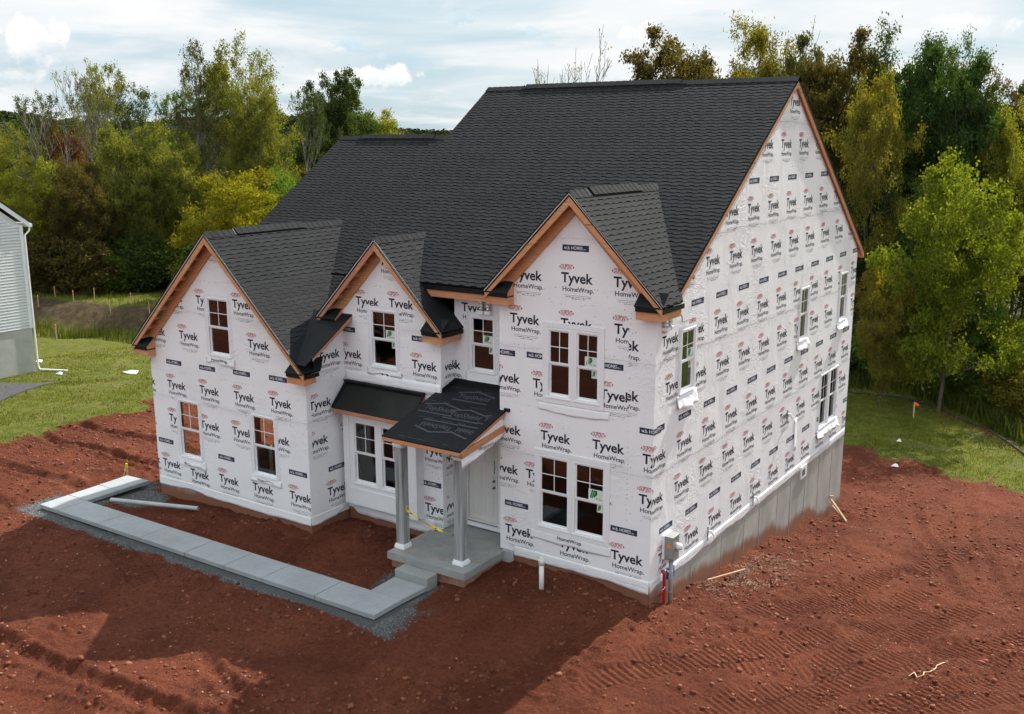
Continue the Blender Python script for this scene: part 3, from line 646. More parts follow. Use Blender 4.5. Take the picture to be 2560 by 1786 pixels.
class Print:
    def __init__(s, M): s.M = M; s.mb = MB(); s.items = []
    def glyph(s, G, u, z, n, mi, mirror=False):
        V, F = G; wd = V[:, 0].max()
        s.mb.raw([s.M(u + (wd - a if mirror else a), n, z + (-b_ if mirror else b_)) for a, b_ in V], F, mi)
    def rect(s, u0, u1, z0, z1, n, mi): s.mb.face([s.M(u0, n, z0), s.M(u1, n, z0), s.M(u1, n, z1), s.M(u0, n, z1)], mi)
    def logo(s, u, z, n=.002, dp=True, fine=True):      # u,z = centre of the red mark
        keep = s.mb; s.mb = MB(); s.items.append(('wrap_logo', s.mb)); s.logo_(u, z, n, dp, fine); s.mb = keep
    def logo_(s, u, z, n, dp, fine):
        if dp:
            s.glyph(G_DP, u - .135, z - .042, n, 1)
            for sg in (-1, 1): s.mb.face([s.M(u + sg * .155, n, z - .035), s.M(u + sg * .155, n, z + .035), s.M(u + sg * .19, n, z)], 1)
            s.mb.face([s.M(u - .12, n, z + .052), s.M(u - .05, n, z + .060), s.M(u + .05, n, z + .060), s.M(u + .12, n, z + .052), s.M(u + .05, n, z + .054), s.M(u - .05, n, z + .054)], 1)
            s.mb.face([s.M(u - .12, n, z - .052), s.M(u - .05, n, z - .060), s.M(u + .05, n, z - .060), s.M(u + .12, n, z - .052), s.M(u + .05, n, z - .054), s.M(u - .05, n, z - .054)], 1)
        s.glyph(G_TY, u - .14, z - .325, n, 0); s.glyph(G_HW, u - .10, z - .515, n, 0)
        if fine:
            s.rect(u - .06, u + .62, z - .605, z - .592, n, 2)
            k = u - .02
            while k < u + .58:
                l = .03 + .06 * random.random(); s.rect(k, min(k + l, u + .6), z - .640, z - .626, n, 3 if random.random() < .4 else 2); k += l + .012
            k = u + .12
            while k < u + .45:
                l = .02 + .05 * random.random(); s.rect(k, k + l, z - .675, z - .661, n, 3 if random.random() < .5 else 2); k += l + .012
    def label(s, u, z, n=.002):
        keep = s.mb; s.mb = MB(); s.items.append(('wrap_label', s.mb)); s.label_(u, z, n); s.mb = keep
    def label_(s, u, z, n):
        s.rect(u - .325, u + .325, z - .066, z + .066, n, 4)
        s.glyph(G_WB, u - .28, z - .032, n + .001, 5); s.glyph(G_HM, u - .10, z - .032, n + .001, 5); s.glyph(G_IN, u + .19, z - .032, n + .001, 5)
    def dots(s, u0, u1, z0, z1, cnt):
        for _ in range(cnt):
            u = u0 + (u1 - u0) * random.random(); z = z0 + (z1 - z0) * random.random(); r_ = .010 + .007 * random.random()
            s.mb.face([s.M(u + r_ * math.cos(k), .0015, z + r_ * math.sin(k)) for k in (0, 1.26, 2.5, 3.77, 5.03)], 2)
    def staples(s, u0, u1, z, slope=0.0):
        u = u0
        while u < u1:
            zz = z + slope * (u - u0) + random.uniform(-.02, .02); k = random.random()
            l = .022 + .02 * random.random()
            s.mb.face([s.M(u, .0015, zz), s.M(u + l, .0015, zz + .004), s.M(u + l * .5, .0015, zz + .018 * k + .006)], 3 if k > .6 else 2)
            u += .06 + .14 * random.random()
    def cut(s, bm, poly, holes):
        n = len(poly); nn = Vector(s.M(0, 1, 0)) - Vector(s.M(0, 0, 0)); c = Vector(s.M(sum(p[0] for p in poly) / n, 0, sum(p[1] for p in poly) / n))
        for i in range(n):
            a, b_ = poly[i], poly[(i + 1) % n]; A0 = Vector(s.M(a[0], 0, a[1])); no = (Vector(s.M(b_[0], 0, b_[1])) - A0).cross(nn)
            if (c - A0).dot(no) > 0: no = -no
            clip(bm, A0, no)
        o_ = Vector(s.M(0, 0, 0)); eu = (Vector(s.M(1, 0, 0)) - o_); ez = Vector((0, 0, 1))
        for u0, u1, z0, z1 in holes:
            us = [(v.co - o_).dot(eu) for v in bm.verts]; zs = [v.co.z for v in bm.verts]
            if not us or max(us) < u0 or min(us) > u1 or max(zs) < z0 or min(zs) > z1: continue
            for co, no in ((s.M(u0, 0, 0), eu), (s.M(u1, 0, 0), eu), (s.M(0, 0, z0), ez), (s.M(0, 0, z1), ez)):
                bmesh.ops.bisect_plane(bm, geom=bm.verts[:] + bm.edges[:] + bm.faces[:], dist=1e-5, plane_co=co, plane_no=no)
            kill = [f for f in bm.faces if u0 < (f.calc_center_median() - o_).dot(eu) < u1 and z0 < f.calc_center_median().z < z1]
            bmesh.ops.delete(bm, geom=kill, context='FACES')
    def build(s, poly, parent, holes=(), skip=()):
        for kind, mb in s.items + [('staple_marks', s.mb)]:
            if not mb.f: continue
            bm = bm_from(mb); s.cut(bm, poly, list(holes) + list(skip))
            if not bm.faces: bm.free(); continue
            o = bm_build(bm, kind, INKS, parent)
            if kind == 'staple_marks': o['kind'] = 'stuff'
INKS = ['ink', 'ink_red', 'ink_grey', 'metal_dark', 'navy', 'label_white']
# ---- walls
MD, MA, MBB, MC, MR, MAR, MBR = front(0.0), front(-1.15), front(.24), front(.80), right(0.0), right(-8.95), right(-5.775)
H_DU, H_DL = (-2.62, -1.30, 3.84, 5.40), (-2.83, -1.10, .78, 2.49)
H_AU, H_AL, H_AR = (-12.49, -11.63, 3.81, 5.375), (-13.98, -13.08, .73, 2.395), (-11.0, -10.11, .76, 2.43)
H_B, H_C, H_DOOR = (-8.0, -7.135, 3.80, 5.285), (-5.30, -4.575, 3.92, 5.30), (-5.47, -4.52, .10, 2.17)
H_R1, H_R2, H_R3, H_R4 = (1.19, 1.95, 4.0, 5.42), (8.95, 9.68, 3.86, 5.37), (12.65, 13.42, 3.87, 5.39), (11.3, 13.02, .75, 2.46)
P_D = [(-3.89, -.02), (0, -.02), (0, 6.2), (-1.93, 8.15), (-3.89, 6.17)]
P_R = [(.15, -.02), (14.27, -.02), (14.27, 6.04), (7.486, 10.72), (.95, 6.21), (.95, 5.50), (.15, 5.50)]
P_A = [(-15.05, -.2), (-8.95, -.2), (-8.95, 3.89), (-12.04, 6.86), (-15.05, 3.96)]
P_B = [(-8.95, -.12), (-5.775, -.12), (-5.775, 5.07), (-7.53, 6.85), (-8.95, 5.41)]
P_C = [(-5.775, -.1), (-3.89, -.1), (-3.89, 6.02), (-5.775, 6.02)]
P_AR = [(-1.0, -.2), (.24, -.2), (.24, 4.92), (-1.0, 4.18)]
P_BR = [(.39, -.1), (.80, -.1), (.80, 5.08), (.39, 5.08)]
wall('wall', MR, [(.15, 5.50), (.95, 5.50), (.95, 6.2), (.15, 6.2)], [], .1)
W_D = wall('wall', MD, P_D, [H_DU, H_DL]); W_R = wall('wall', MR, P_R, [H_R1, H_R2, H_R3, H_R4], mats=('wrap_side', 'sheathing')); W_A = wall('wall', MA, P_A, [H_AU, H_AL, H_AR])
W_B = wall('wall', MBB, P_B, [H_B, (-8.65, -6.52, .25, 2.45)]); W_C = wall('wall', MC, P_C, [H_C, H_DOOR]); W_AR = wall('wall', MAR, P_AR, []); W_BR = wall('wall', MBR, P_BR, [])
wall('wall', left(-15.05), [(-1.0, -.3), (12.5, -.3), (12.5, 5.6), (7.09, 9.3), (-.1, 4.3), (-1.0, 3.9)], [(-.75, 1.95, -.25, 2.15), (2.55, 5.25, -.25, 2.15)])
wall('wall', left(-3.89), [(.15, -.1), (.80, -.1), (.80, 6.1), (.15, 6.1)], [])
wall('wall', left(-9.46), [(1.0, 2.8), (14.27, 2.8), (14.27, 6.04), (7.486, 10.72), (1.0, 6.25)], [])
back = lambda y0: (lambda u, n, z: (u, y0 + n, z))
wall('wall', back(14.27), [(-9.46, -2.7), (-.15, -2.7), (-.15, 6.0), (-9.46, 6.0)], [(-7, -5.2, .6, 2.3), (-3, -1.2, .6, 2.3), (-6.5, -5, 3.8, 5.3)]); wall('wall', back(12.5), [(-14.9, -2.0), (-9.61, -2.0), (-9.61, 5.6), (-14.9, 5.6)], [])
mb = MB()                                   # floors and partitions
for a, b_ in (((-3.72, .17, -.25), (-.17, 14.1, .02)), ((-8.78, .97, -.25), (-3.72, 14.1, .02)), ((-3.72, .17, 2.75), (-.17, 14.1, 3.03)), ((-9.3, .97, 2.75), (-3.72, 14.1, 3.03)), ((-8.78, .41, 2.75), (-5.94, .97, 3.03)),
              ((-9.3, .97, 5.62), (-.17, 14.1, 5.72)), ((-3.72, .17, 5.62), (-.17, .97, 5.72)), ((-8.78, .41, 5.0), (-6.3, .97, 5.3))):
    mb.box(a, b_)
for a, b_ in (((-8.9, 4.6, .02), (-.17, 4.75, 2.75)), ((-8.9, 4.2, 3.03), (-.17, 4.35, 5.62)), ((-4.6, 1.2, .02), (-4.45, 4.6, 2.75)), ((-4.4, 1.2, 3.03), (-4.25, 4.2, 5.62)), ((-9.2, .41, .02), (-9.05, 14, 5.6)), ((-5.0, 4.8, 3.03), (-4.85, 14, 5.62)), ((-5.6, 4.8, .02), (-5.45, 14, 2.7))):
    mb.box(a, b_, 1)
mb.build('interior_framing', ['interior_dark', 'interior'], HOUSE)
mb = MB(); mb.box((-14.88, -.98, -.5), (-9.22, 6.2, -.28)); mb.box((-14.88, 6.2, -.4), (-9.22, 6.35, 2.8)); mb.box((-14.88, -.98, 2.72), (-9.22, 6.3, 2.85)); mb.box((-14.88, 1.9, 2.85), (-9.62, 2.05, 5.0)); mb.box((-9.22, -.98, -.3), (-9.12, 6.3, 2.8))
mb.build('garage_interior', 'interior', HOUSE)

# ---- lettering on the walls
T_ = .115
HD = [(-2.62 - T_, -1.30 + T_, 3.70, 5.53), (-2.83 - T_, -1.10 + T_, .66, 2.62)]; STRIP = (-.62, .01, 1.35, 6.0)
Pd = Print(MD)
for u, z in ((-2.14, 6.75), (-3.40, 6.73), (-.87, 6.75), (-3.46, 5.75), (-2.14, 5.76), (-.83, 5.77), (-2.85, 4.33), (-3.98, 4.36), (-1.15, 4.33), (-2.64, 3.17), (-1.31, 3.18), (-3.95, 3.15), (-3.03, 2.19), (-4.02, 2.2), (-1.6, 2.17), (-3.61, .74), (-2.14, .72), (-.8, .76)): Pd.logo(u, z)
for u, z in ((-1.93, 7.16), (-3.79, 4.71), (-2.83, 4.73), (-1.06, 4.73), (-3.43, 1.15), (-.64, 1.14)): Pd.label(u, z)
for z in (6.3, 5.93, 4.93, 3.55, 2.62, 1.9): Pd.staples(-3.85, -.65, z, random.uniform(-.01, .01))
Pd.dots(-3.85, -.65, .1, 7.6, 90); Pd.build([(-3.888, -.02), (-.002, -.02), (-.002, 6.2), (-1.93, 8.15), (-3.888, 6.17)], W_D, HD, [STRIP])
Px = Print(MD)
for u, z in ((-1.02, 5.45), (-1.0, 4.38), (-.1, 3.07), (-.16, 2.17)): Px.logo(u, z)
Px.label(0.0, 3.45)
for z in (2.2, 3.0, 5.1, 4.0): Px.staples(-.60, -.02, z)
for k in range(40): Px.staples(-.60, -.58, 1.4 + k * .115)
Px.dots(-.6, -.05, 1.4, 5.8, 14); Px.build([(-.62, 1.35), (-.002, 1.35), (-.002, 6.0), (-.62, 6.0)], W_D)
Pr = Print(MR)
def row(P, u0, z, cnt, st=1.34, lab=False, dz=0.004):
    for k in range(cnt): (P.label if lab else P.logo)(u0 + k * st, z + k * dz)
row(Pr, 6.87 - 1.34, 9.5, 4); row(Pr, 3.48, 8.01, 8); row(Pr, 1.15, 6.98, 10); row(Pr, .42, 5.54, 11); row(Pr, .64, 4.51, 11); row(Pr, -.03, 3.08, 11); row(Pr, -.1, 2.14, 12, dz=0); row(Pr, .55, .71, 11, dz=-.003)
row(Pr, 5.02, 8.43, 5, lab=True); row(Pr, .65, 5.93, 11, lab=True); row(Pr, .19, 3.47, 11, lab=True); row(Pr, .74, 1.12, 11, lab=True, dz=-.003); Pr.logo(7.35, 10.55); Pr.label(.02, 3.44)
for z in (9.62, 8.2 - .9, 4.88, 2.42): Pr.staples(.2, 14.2, z + .03, .004); Pr.staples(.2, 14.2, z - .03, .004)
for k in range(90):
    f_ = k / 90; Pr.staples(1.1 + f_ * 6.1, 1.18 + f_ * 6.1, 6.2 + f_ * 4.25); Pr.staples(14.2 - f_ * 6.4, 14.25 - f_ * 6.4, 5.95 + f_ * 4.4)
Pr.dots(.2, 14.1, .1, 6.2, 260); Pr.dots(3.5, 11, 6.2, 8.6, 60); Pr.build([(.152, -.02), (14.268, -.02), (14.268, 6.0), (7.486, 10.68), (.152, 5.64)], W_R, [H_R1, H_R2, H_R3, H_R4])
Pe = Print(right(.0)); Pe.logo(-.03, 3.08); Pe.logo(-.1, 2.14); Pe.label(.02, 3.44); Pe.logo(.55, .71); Pe.logo(.64, 4.51); Pe.logo(.42, 5.54)
Pe.build([(.002, 0), (.148, 0), (.148, 6.19), (.002, 6.19)], W_R)
Pa = Print(MA)
for u, z in ((-12.77, 5.49), (-11.33, 5.51), (-14.1, 5.47), (-14.95, 4.45), (-13.57, 4.46), (-12.2, 4.49), (-10.82, 4.52), (-9.45, 4.54), (-14.23, 3.0), (-12.86, 3.03), (-11.48, 3.06), (-10.12, 3.09), (-15.55, 2.98), (-15.65, 2.0), (-14.27, 2.02), (-12.93, 2.04), (-11.63, 2.07), (-10.25, 2.1), (-15.6, .66), (-14.7, .64), (-13.5, .55), (-12.29, .62), (-10.95, .64), (-9.56, .69), (-12.25, 6.98)): Pa.logo(u, z)
for u, z in ((-14.03, 3.41), (-12.64, 3.42), (-11.28, 3.46), (-9.92, 3.49), (-15.35, 3.38), (-14.63, 1.06), (-12.09, 1.01), (-9.36, 1.09)): Pa.label(u, z)
for z in (5.75, 4.85, 3.15, 2.3): Pa.staples(-15.0, -9, z, .008)
Pa.dots(-15, -9, .1, 5.2, 110); Pa.build([(-15.048, -.2), (-8.952, -.2), (-8.952, 3.88), (-12.04, 6.84), (-15.048, 3.94)], W_A, [H_AU, H_AL, H_AR])
Pq = Print(MAR)
for u, z in ((-.92, 3.11), (.36, 3.36), (-1.09, 2.16), (.2, 2.16), (-.4, .71), (-.55, 4.3)): Pq.logo(u, z)
Pq.label(-.15, 1.08); Pq.staples(-.98, .2, 2.5); Pq.staples(-.98, .2, 3.45, .05); Pq.dots(-.98, .2, .1, 4, 40); Pq.build([(-1.0, -.2), (.238, -.2), (.238, 4.9), (-1.0, 4.15)], W_AR)
Pb = Print(MBB)
for u, z in ((-7.23, 5.71), (-6.54, 4.26), (-8.33, 5.67), (-8.97, 4.27), (-7.49, 6.72), (-6.21, .64), (-6.21, 2.14), (-7.6, 3.9)): Pb.logo(u, z)
for u, z in ((-8.85, 4.67), (-6.34, 4.68), (-6.15, 1.04)): Pb.label(u, z)
for z in (5.85, 4.42, 3.5): Pb.staples(-8.9, -5.8, z)
Pb.staples(-6.3, -5.8, 1.5); Pb.staples(-6.3, -5.8, .5); Pb.staples(-6.3, -5.8, 2.2); Pb.dots(-8.9, -5.8, 3.4, 6, 60); Pb.dots(-6.3, -5.8, .1, 2.2, 40); Pb.build([(-8.948, -.1), (-5.777, -.1), (-5.777, 5.05), (-7.53, 6.83), (-8.948, 5.4)], W_B, [H_B, (-8.65, -6.52, .25, 2.45)])
Pc = Print(MC); Pc.logo(-5.42, 5.70); Pc.logo(-6.25, 4.25); Pc.logo(-4.35, 4.2); Pc.staples(-5.7, -3.9, 5.75); Pc.dots(-5.7, -3.9, 3.6, 6, 30); Pc.build([(-5.773, 0), (-3.892, 0), (-3.892, 6), (-5.773, 6)], W_C, [H_C, H_DOOR])
Ps = Print(MBR); Ps.logo(.2, 4.26); Ps.logo(.25, 1.95); Ps.logo(.3, .7); Ps.dots(.4, .8, .1, 5, 30); Ps.build([(.392, -.1), (.798, -.1), (.798, 6), (.392, 6)], W_BR)

# ---- loose wrap: hems along the foundation, sill flaps
def sheet(name, M, u0, u1, ztop, zbot, parent, out=.04, nu=40, nv=5, seed=0, mat='wrap_loose', edge=.03, nbase=.004, drop=None, slope=0.0):
    mb = MB(); P = []
    for i in range(nu + 1):
        u = u0 + (u1 - u0) * i / nu
        for j in range(nv + 1):
            f_ = j / nv; w1 = float(fbm(np.array([u * 2.1 + seed]), np.array([f_ * 1.7]), 3, seed)[0]); w2 = float(fbm(np.array([u * 6 + seed]), np.array([f_ * 2.]), 2, seed + 5)[0])
            d = (drop(u) if drop else 0)
            z = ztop + (zbot + d + edge * 3 * w1 - ztop) * f_ + slope * (u - u0)
            P.append(M(u, nbase + out * f_ * f_ * (.15 + 2.2 * abs(w1) + 1.2 * abs(w2)) + .004 * (f_ > 0), z))
    F = [(i * (nv + 1) + j, (i + 1) * (nv + 1) + j, (i + 1) * (nv + 1) + j + 1, i * (nv + 1) + j + 1) for i in range(nu) for j in range(nv)]
    mb.raw(P, F); o = mb.build(name, mat, parent, smooth=True)
    sd = o.modifiers.new('th', 'SOLIDIFY'); sd.thickness = .003
    return o
sheet('wrap_hem', MD, -3.50, -.002, .12, -.10, W_D, .018, 60, 5, 3, mat='wrap', drop=lambda u: -.08 * smooth(np.array(u), -1.4, -.2))
sheet('wrap_hem', MR, .004, 14.2, .10, -.13, W_R, .008, 200, 4, 9, mat='wrap_side', edge=.05)
sheet('wrap_hem', MA, -15.04, -8.955, -.02, -.26, W_A, .018, 90, 5, 5, mat='wrap', drop=lambda u: .06 * math.exp(-((u + 13.6) / .5) ** 2))
sheet('wrap_hem', MAR, -1.14, .22, 0., -.24, W_AR, .02, 24, 5, 12, mat='wrap', drop=lambda u: .22 * smooth(np.array(u), -.35, .22))
sheet('wrap_hem', MBB, -8.93, -6.05, .12, -.26, W_B, .03, 50, 5, 15, mat='wrap', drop=lambda u: .22 * (1 - smooth(np.array(u), -8.93, -8.55)))
sheet('wrap_hem', front(.235), -8.9, -5.78, 3.62, 3.33, W_B, .02, 40, 3, 21)

# ---- windows
def ring(mb, M, u0, u1, z0, z1, wd, n0, n1, mi=0, wb=None):
    wb = wb or wd
    mbox(mb, M, u0, u1, n0, n1, z1 - wd, z1, mi); mbox(mb, M, u0, u1, n0, n1, z0, z0 + wb, mi)
    mbox(mb, M, u0, u0 + wd, n0, n1, z0 + wb, z1 - wd, mi); mbox(mb, M, u1 - wd, u1, n0, n1, z0 + wb, z1 - wd, mi)
def pane(M, u0, u1, z0, z1, n, parent):
    mb = MB(); q_ = [M(u0, n, z0), M(u1, n, z0), M(u1, n, z1), M(u0, n, z1)]
    nrm = (Vector(q_[1]) - Vector(q_[0])).cross(Vector(q_[2]) - Vector(q_[0])); out_ = Vector(M(u0, n + 1, z0)) - Vector(q_[0])
    mb.face(q_ if nrm.dot(out_) > 0 else q_[::-1]); return mb.build('pane', 'glass', parent)
def sticker(M, u0, u1, z0, z1, n, parent):
    P = Print(M); P.rect(u0, u1, z0, z1, n, 0); wd, h_ = u1 - u0, z1 - z0
    pt = lambda a, b_: M(u0 + wd * a, n + .0012, z0 + h_ * b_)
    for k in range(3):           # three leaning strokes and a bowl
        a = .10 + .13 * k; P.mb.face([pt(a, .18 + .06 * k), pt(a + .09, .14 + .05 * k), pt(a + .26, .92), pt(a + .15, .94 - .03 * k)], 1)
    P.mb.face([pt(.44, .94), pt(.60, .82), pt(.64, .62), pt(.56, .42), pt(.40, .36), pt(.43, .50), pt(.52, .62), pt(.47, .78)], 1)
    if wd > .2: P.glyph(G_PG, u1 - .17, z0 + h_ * .12, n + .0012, 2)
    return P.mb.build('sticker', ['sticker', 'green_ink', 'ink'], parent)
def unit(M, u0, u1, z0, z1, parent, stick=0, small=0):
    """one double-hung unit: frame, upper sash with a 2x2 grid, lower sash set back"""
    fr = MB(); ring(fr, M, u0, u1, z0, z1, .045, -.07, .022, wb=.05)
    mbox(fr, M, u0 - .02, u1 + .02, .022, .034, z0 - .012, z0 + .02)
    w_ = fr.build('window', 'white_vinyl', parent); bevel(w_, .004)
    a, b_, c, d = u0 + .045, u1 - .045, z0 + .05, z1 - .045; mid = (c + d) / 2
    s_ = MB(); ring(s_, M, a, b_, mid - .02, d, .032, -.045, -.008, wb=.045); s_.build('sash', 'white_vinyl', w_)
    s_ = MB(); ring(s_, M, a, b_, c, mid - .02, .036, -.069, -.045, wb=.05); s_.build('sash', 'white_vinyl', w_)
    pane(M, a + .032, b_ - .032, mid + .025, d - .032, -.025, w_); pane(M, a + .036, b_ - .036, c + .05, mid - .056, -.055, w_)
    g1 = MB(); mbox(g1, M, (a + b_) / 2 - .009, (a + b_) / 2 + .009, -.024, -.016, mid + .025, d - .032); g1.build('muntin', 'white_vinyl', w_)
    zz = (mid + .025 + d - .032) / 2
    g1 = MB(); mbox(g1, M, a + .032, (a + b_) / 2 - .009, -.024, -.017, zz - .009, zz + .009); mbox(g1, M, (a + b_) / 2 + .009, b_ - .032, -.024, -.017, zz - .009, zz + .009); g1.build('muntin', 'white_vinyl', w_)
    if stick: sticker(M, b_ - .036 - stick, b_ - .036, mid + .03, mid + .03 + stick * .70, -.0225, w_)
    if small: sticker(M, b_ - .04 - small, b_ - .04, mid - .06 - small * 1.2, mid - .06, -.0525, w_)
    return w_
def taped(M, h_, parent, seed, flap=.22, wide=.09, stick=0, small=0, text=None, fl=.22):
    u0, u1, z0, z1 = h_
    w_ = unit(M, u0, u1, z0, z1, parent, stick, small)
    f_ = MB()
    for a, b_ in ((u0 - wide, u0), (u1, u1 + wide)): mbox(f_, M, a, b_, .0035, .0065, z0 - .1, z1 + .10)
    mbox(f_, M, u0 - .02, u1 + .02, .0065, .0095, z1, z1 + .075)
    f_.build('flashing_tape', 'tape', w_)
    P = Print(M); z = z0
    while z < z1:                 # printed ticks down the tape
        for a in (u0 - wide * .75, u1 + wide * .35): P.mb.face([M(a, .0075, z), M(a + .006, .0075, z), M(a + .036, .0075, z + .07), M(a + .030, .0075, z + .07)], 0)
        z += .115
    P.mb.build('tape_print', ['ink_grey'], w_)
    if flap:
        o = sheet('sill_flap', M, u0 - .13, u1 + .13, z0 - .012, z0 - flap, w_, flap * fl, 16, 5, seed, edge=.09, nbase=.010)
        if text:
            Q = Print(M); G = norm_glyph('HomeWrap', .62, .085, .005); Q.glyph(G, u0 + .12, z0 - flap * .72, .1, 0, text < 0); Q.mb.build('flap_print', ['ink'], w_)
    return w_
taped(MA, H_AU, HOUSE, 31, .20); taped(MA, H_AL, HOUSE, 32, .24); taped(MA, H_AR, HOUSE, 33, .20)
taped(MBB, H_B, HOUSE, 34, .16, stick=.30, small=.13); taped(MC, H_C, HOUSE, 35, .30, wide=.11, stick=.28, small=.13)
taped(MR, H_R1, HOUSE, 36, .30, fl=.55, stick=.30, small=.13); taped(MR, H_R2, HOUSE, 37, .22, fl=.55); taped(MR, H_R3, HOUSE, 38, .26, fl=.55)
# bottom flap lettering stands just off the flaps
for M, u, z, mir, n in ((MA, -12.4, 3.66, False, .034), (MA, -13.85, .58, True, .036), (MA, -10.85, .61, False, .034), (MD, -2.3, .56, False, .034)):
    Q = Print(M); Q.glyph(norm_glyph('HomeWrap', .62, .085, .005), u, z, n, 0, mir); Q.mb.build('flap_print', ['ink'], HOUSE)
def double(M, u0, u1, z0, z1, parent, mull=.10, trim=.12, stick=0, small=0, mat='white_trim'):
    m_ = (u0 + u1) / 2; tr_ = MB()
    if trim: ring(tr_, M, u0 - trim, u1 + trim, z0 - trim * 1.1, z1 + trim * 1.15, trim, .003, .020, wb=trim * 1.1)
    mbox(tr_, M, m_ - mull / 2, m_ + mull / 2, -.07, .024, z0, z1)
    t_ = tr_.build('window_trim', mat, parent); bevel(t_, .003)
    unit(M, u0, m_ - mull / 2, z0, z1, parent); unit(M, m_ + mull / 2, u1, z0, z1, parent, stick, small)
    return t_
double(MD, *H_DU, HOUSE, .10, .11, .30, .14); double(MD, *H_DL, HOUSE, .10, .105, .36, .15)
for M, a in ((MD, (-2.85, -1.05, 3.70, 3.52, 51)), (MD, (-3.05, -.95, .67, .44, 52))): sheet('sill_flap', M, a[0], a[1], a[2], a[3], HOUSE, .010, 40, 5, a[4], edge=.045, nbase=.006)
double(MR, *H_R4, HOUSE, .08, 0); sheet('sill_flap', MR, 11.15, 13.2, .74, .48, HOUSE, .16, 22, 5, 53, edge=.09, nbase=.012)
# ---- white box bay under a pent roof
MBAY = front(-.03)
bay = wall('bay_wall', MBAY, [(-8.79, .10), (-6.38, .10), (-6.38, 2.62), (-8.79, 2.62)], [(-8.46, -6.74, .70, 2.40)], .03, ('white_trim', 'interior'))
mb = MB(); mb.box((-6.41, .001, .10), (-6.38, .238, 2.62)); mb.box((-8.79, .001, .10), (-8.76, .238, 2.62)); mb.box((-8.76, .001, .10), (-6.41, .238, .13)); mb.box((-8.76, .001, 2.5), (-6.41, .238, 2.55)); mb.build('bay_side', 'white_trim', HOUSE)
mb = MB(); mbox(mb, MBAY, -8.80, -6.375, .002, .022, .50, .56); mbox(mb, MBAY, -6.52, -6.375, .002, .024, .56, 2.60); mbox(mb, MBAY, -8.795, -8.60, .002, .024, .56, 2.60); mbox(mb, MBAY, -8.80, -6.375, .002, .016, .12, .50); mb.build('bay_trim', 'white_trim', HOUSE)
double(MBAY, -8.46, -6.74, .70, 2.40, HOUSE, .13, 0, .30, 0)
mb = MB(); PT, PB_ = 3.335, 2.73
mb.prism([(-8.86, .235, PT), (-6.27, .235, PT), (-6.27, -.36, PB_), (-8.86, -.36, PB_)], (0, .02, -.025)); mb.build('pent_roof', 'membrane', HOUSE)
mb = MB()
for x_ in (-8.85, -6.28): mb.bar((x_, .22, PT + .016), (x_, -.37, PB_ + .006), .06, .03)
mb.box((-8.87, .12, PT - .02), (-6.26, .238, PT + .03)); mb.build('pent_flashing', 'felt', HOUSE)
mb = MB(); mb.box((-8.84, -.365, PB_ - .115), (-6.29, -.33, PB_ - .018)); mb.prism([(-6.30, .23, PT - .05), (-6.30, -.34, PB_ - .03), (-6.30, -.34, PB_ - .11), (-6.30, .23, PB_ - .11)], (.02, 0, 0)); mb.prism([(-8.83, .23, PT - .05), (-8.83, -.34, PB_ - .03), (-8.83, -.34, PB_ - .11), (-8.83, .23, PB_ - .11)], (.02, 0, 0)); mb.build('pent_fascia', 'pine_pink', HOUSE)
mb = MB(); mb.box((-8.8, -.325, PB_ - .11), (-6.32, -.03, PB_ - .09)); mb.build('soffit', 'white_trim', HOUSE)

# ---- porch
mb = MB(); mb.box((-6.0, -1.62, -.22), (-3.74, -.002, -.05)); mb.box((-5.77, -.002, -.22), (-3.895, .798, -.05)); o = mb.build('porch_slab', 'slab_concrete', HOUSE)
bev = lambda o: bevel(o, .012, 2)
mb = MB(); mb.box((-5.93, -1.54, -1.0), (-3.80, -.01, -.222)); mb.build('porch_base', 'brick_dusty', HOUSE)
mb = MB(); mb.box((-5.46, -1.99, -.60), (-4.50, -1.625, -.215)); o = mb.build('porch_step', 'slab_concrete', HOUSE); bev(o)
for cx in (-5.86, -4.14):
    mb = MB(); mb.box((cx - .112, -1.312, .06), (cx + .112, -1.088, 2.50)); c_ = mb.build('porch_column', 'aged_post', HOUSE); bevel(c_, .006)
    mb = MB(); mb.box((cx - .15, -1.35, -.05), (cx + .15, -1.05, .025)); mb.box((cx - .135, -1.335, .025), (cx + .135, -1.065, .065)); o = mb.build('column_base', 'white_vinyl', c_); bevel(o, .008)
    mb = MB(); mb.box((cx - .125, -1.325, 2.44), (cx + .125, -1.075, 2.475)); mb.box((cx - .145, -1.345, 2.475), (cx + .145, -1.055, 2.525)); o = mb.build('column_cap', 'white_vinyl', c_); bevel(o, .006)
PS = .30; pz = lambda y: 2.83 + PS * (y + 1.75)
mb = MB(); poly = [(-5.95, -1.75), (-3.72, -1.75), (-3.72, -.004), (-3.893, -.004), (-3.893, .796), (-5.772, .796), (-5.772, .236), (-5.95, .236)]
mb.prism([(a, b_, pz(b_)) for a, b_ in poly], (0, 0, -.03)); mb.build('porch_roof', 'felt', HOUSE)
mb = MB(); mb.box((-5.77, .74, pz(.74)), (-3.90, .795, pz(.796) + .10)); mb.box((-3.945, .02, pz(.0) + .0), (-3.895, .74, pz(.74) + .05)); mb.prism([(-5.77, .25, pz(.25)), (-5.77, .74, pz(.74)), (-5.77, .74, pz(.74) + .10), (-5.77, .25, pz(.25) + .10)], (.04, 0, 0)); mb.box((-3.74, -.06, pz(0) - .01), (-3.60, -.006, pz(0) + .06)); mb.build('roof_flashing', 'felt', HOUSE)
Pt = Print(lambda u, n, z: (u, -1.75 + z, pz(-1.75 + z) + n))
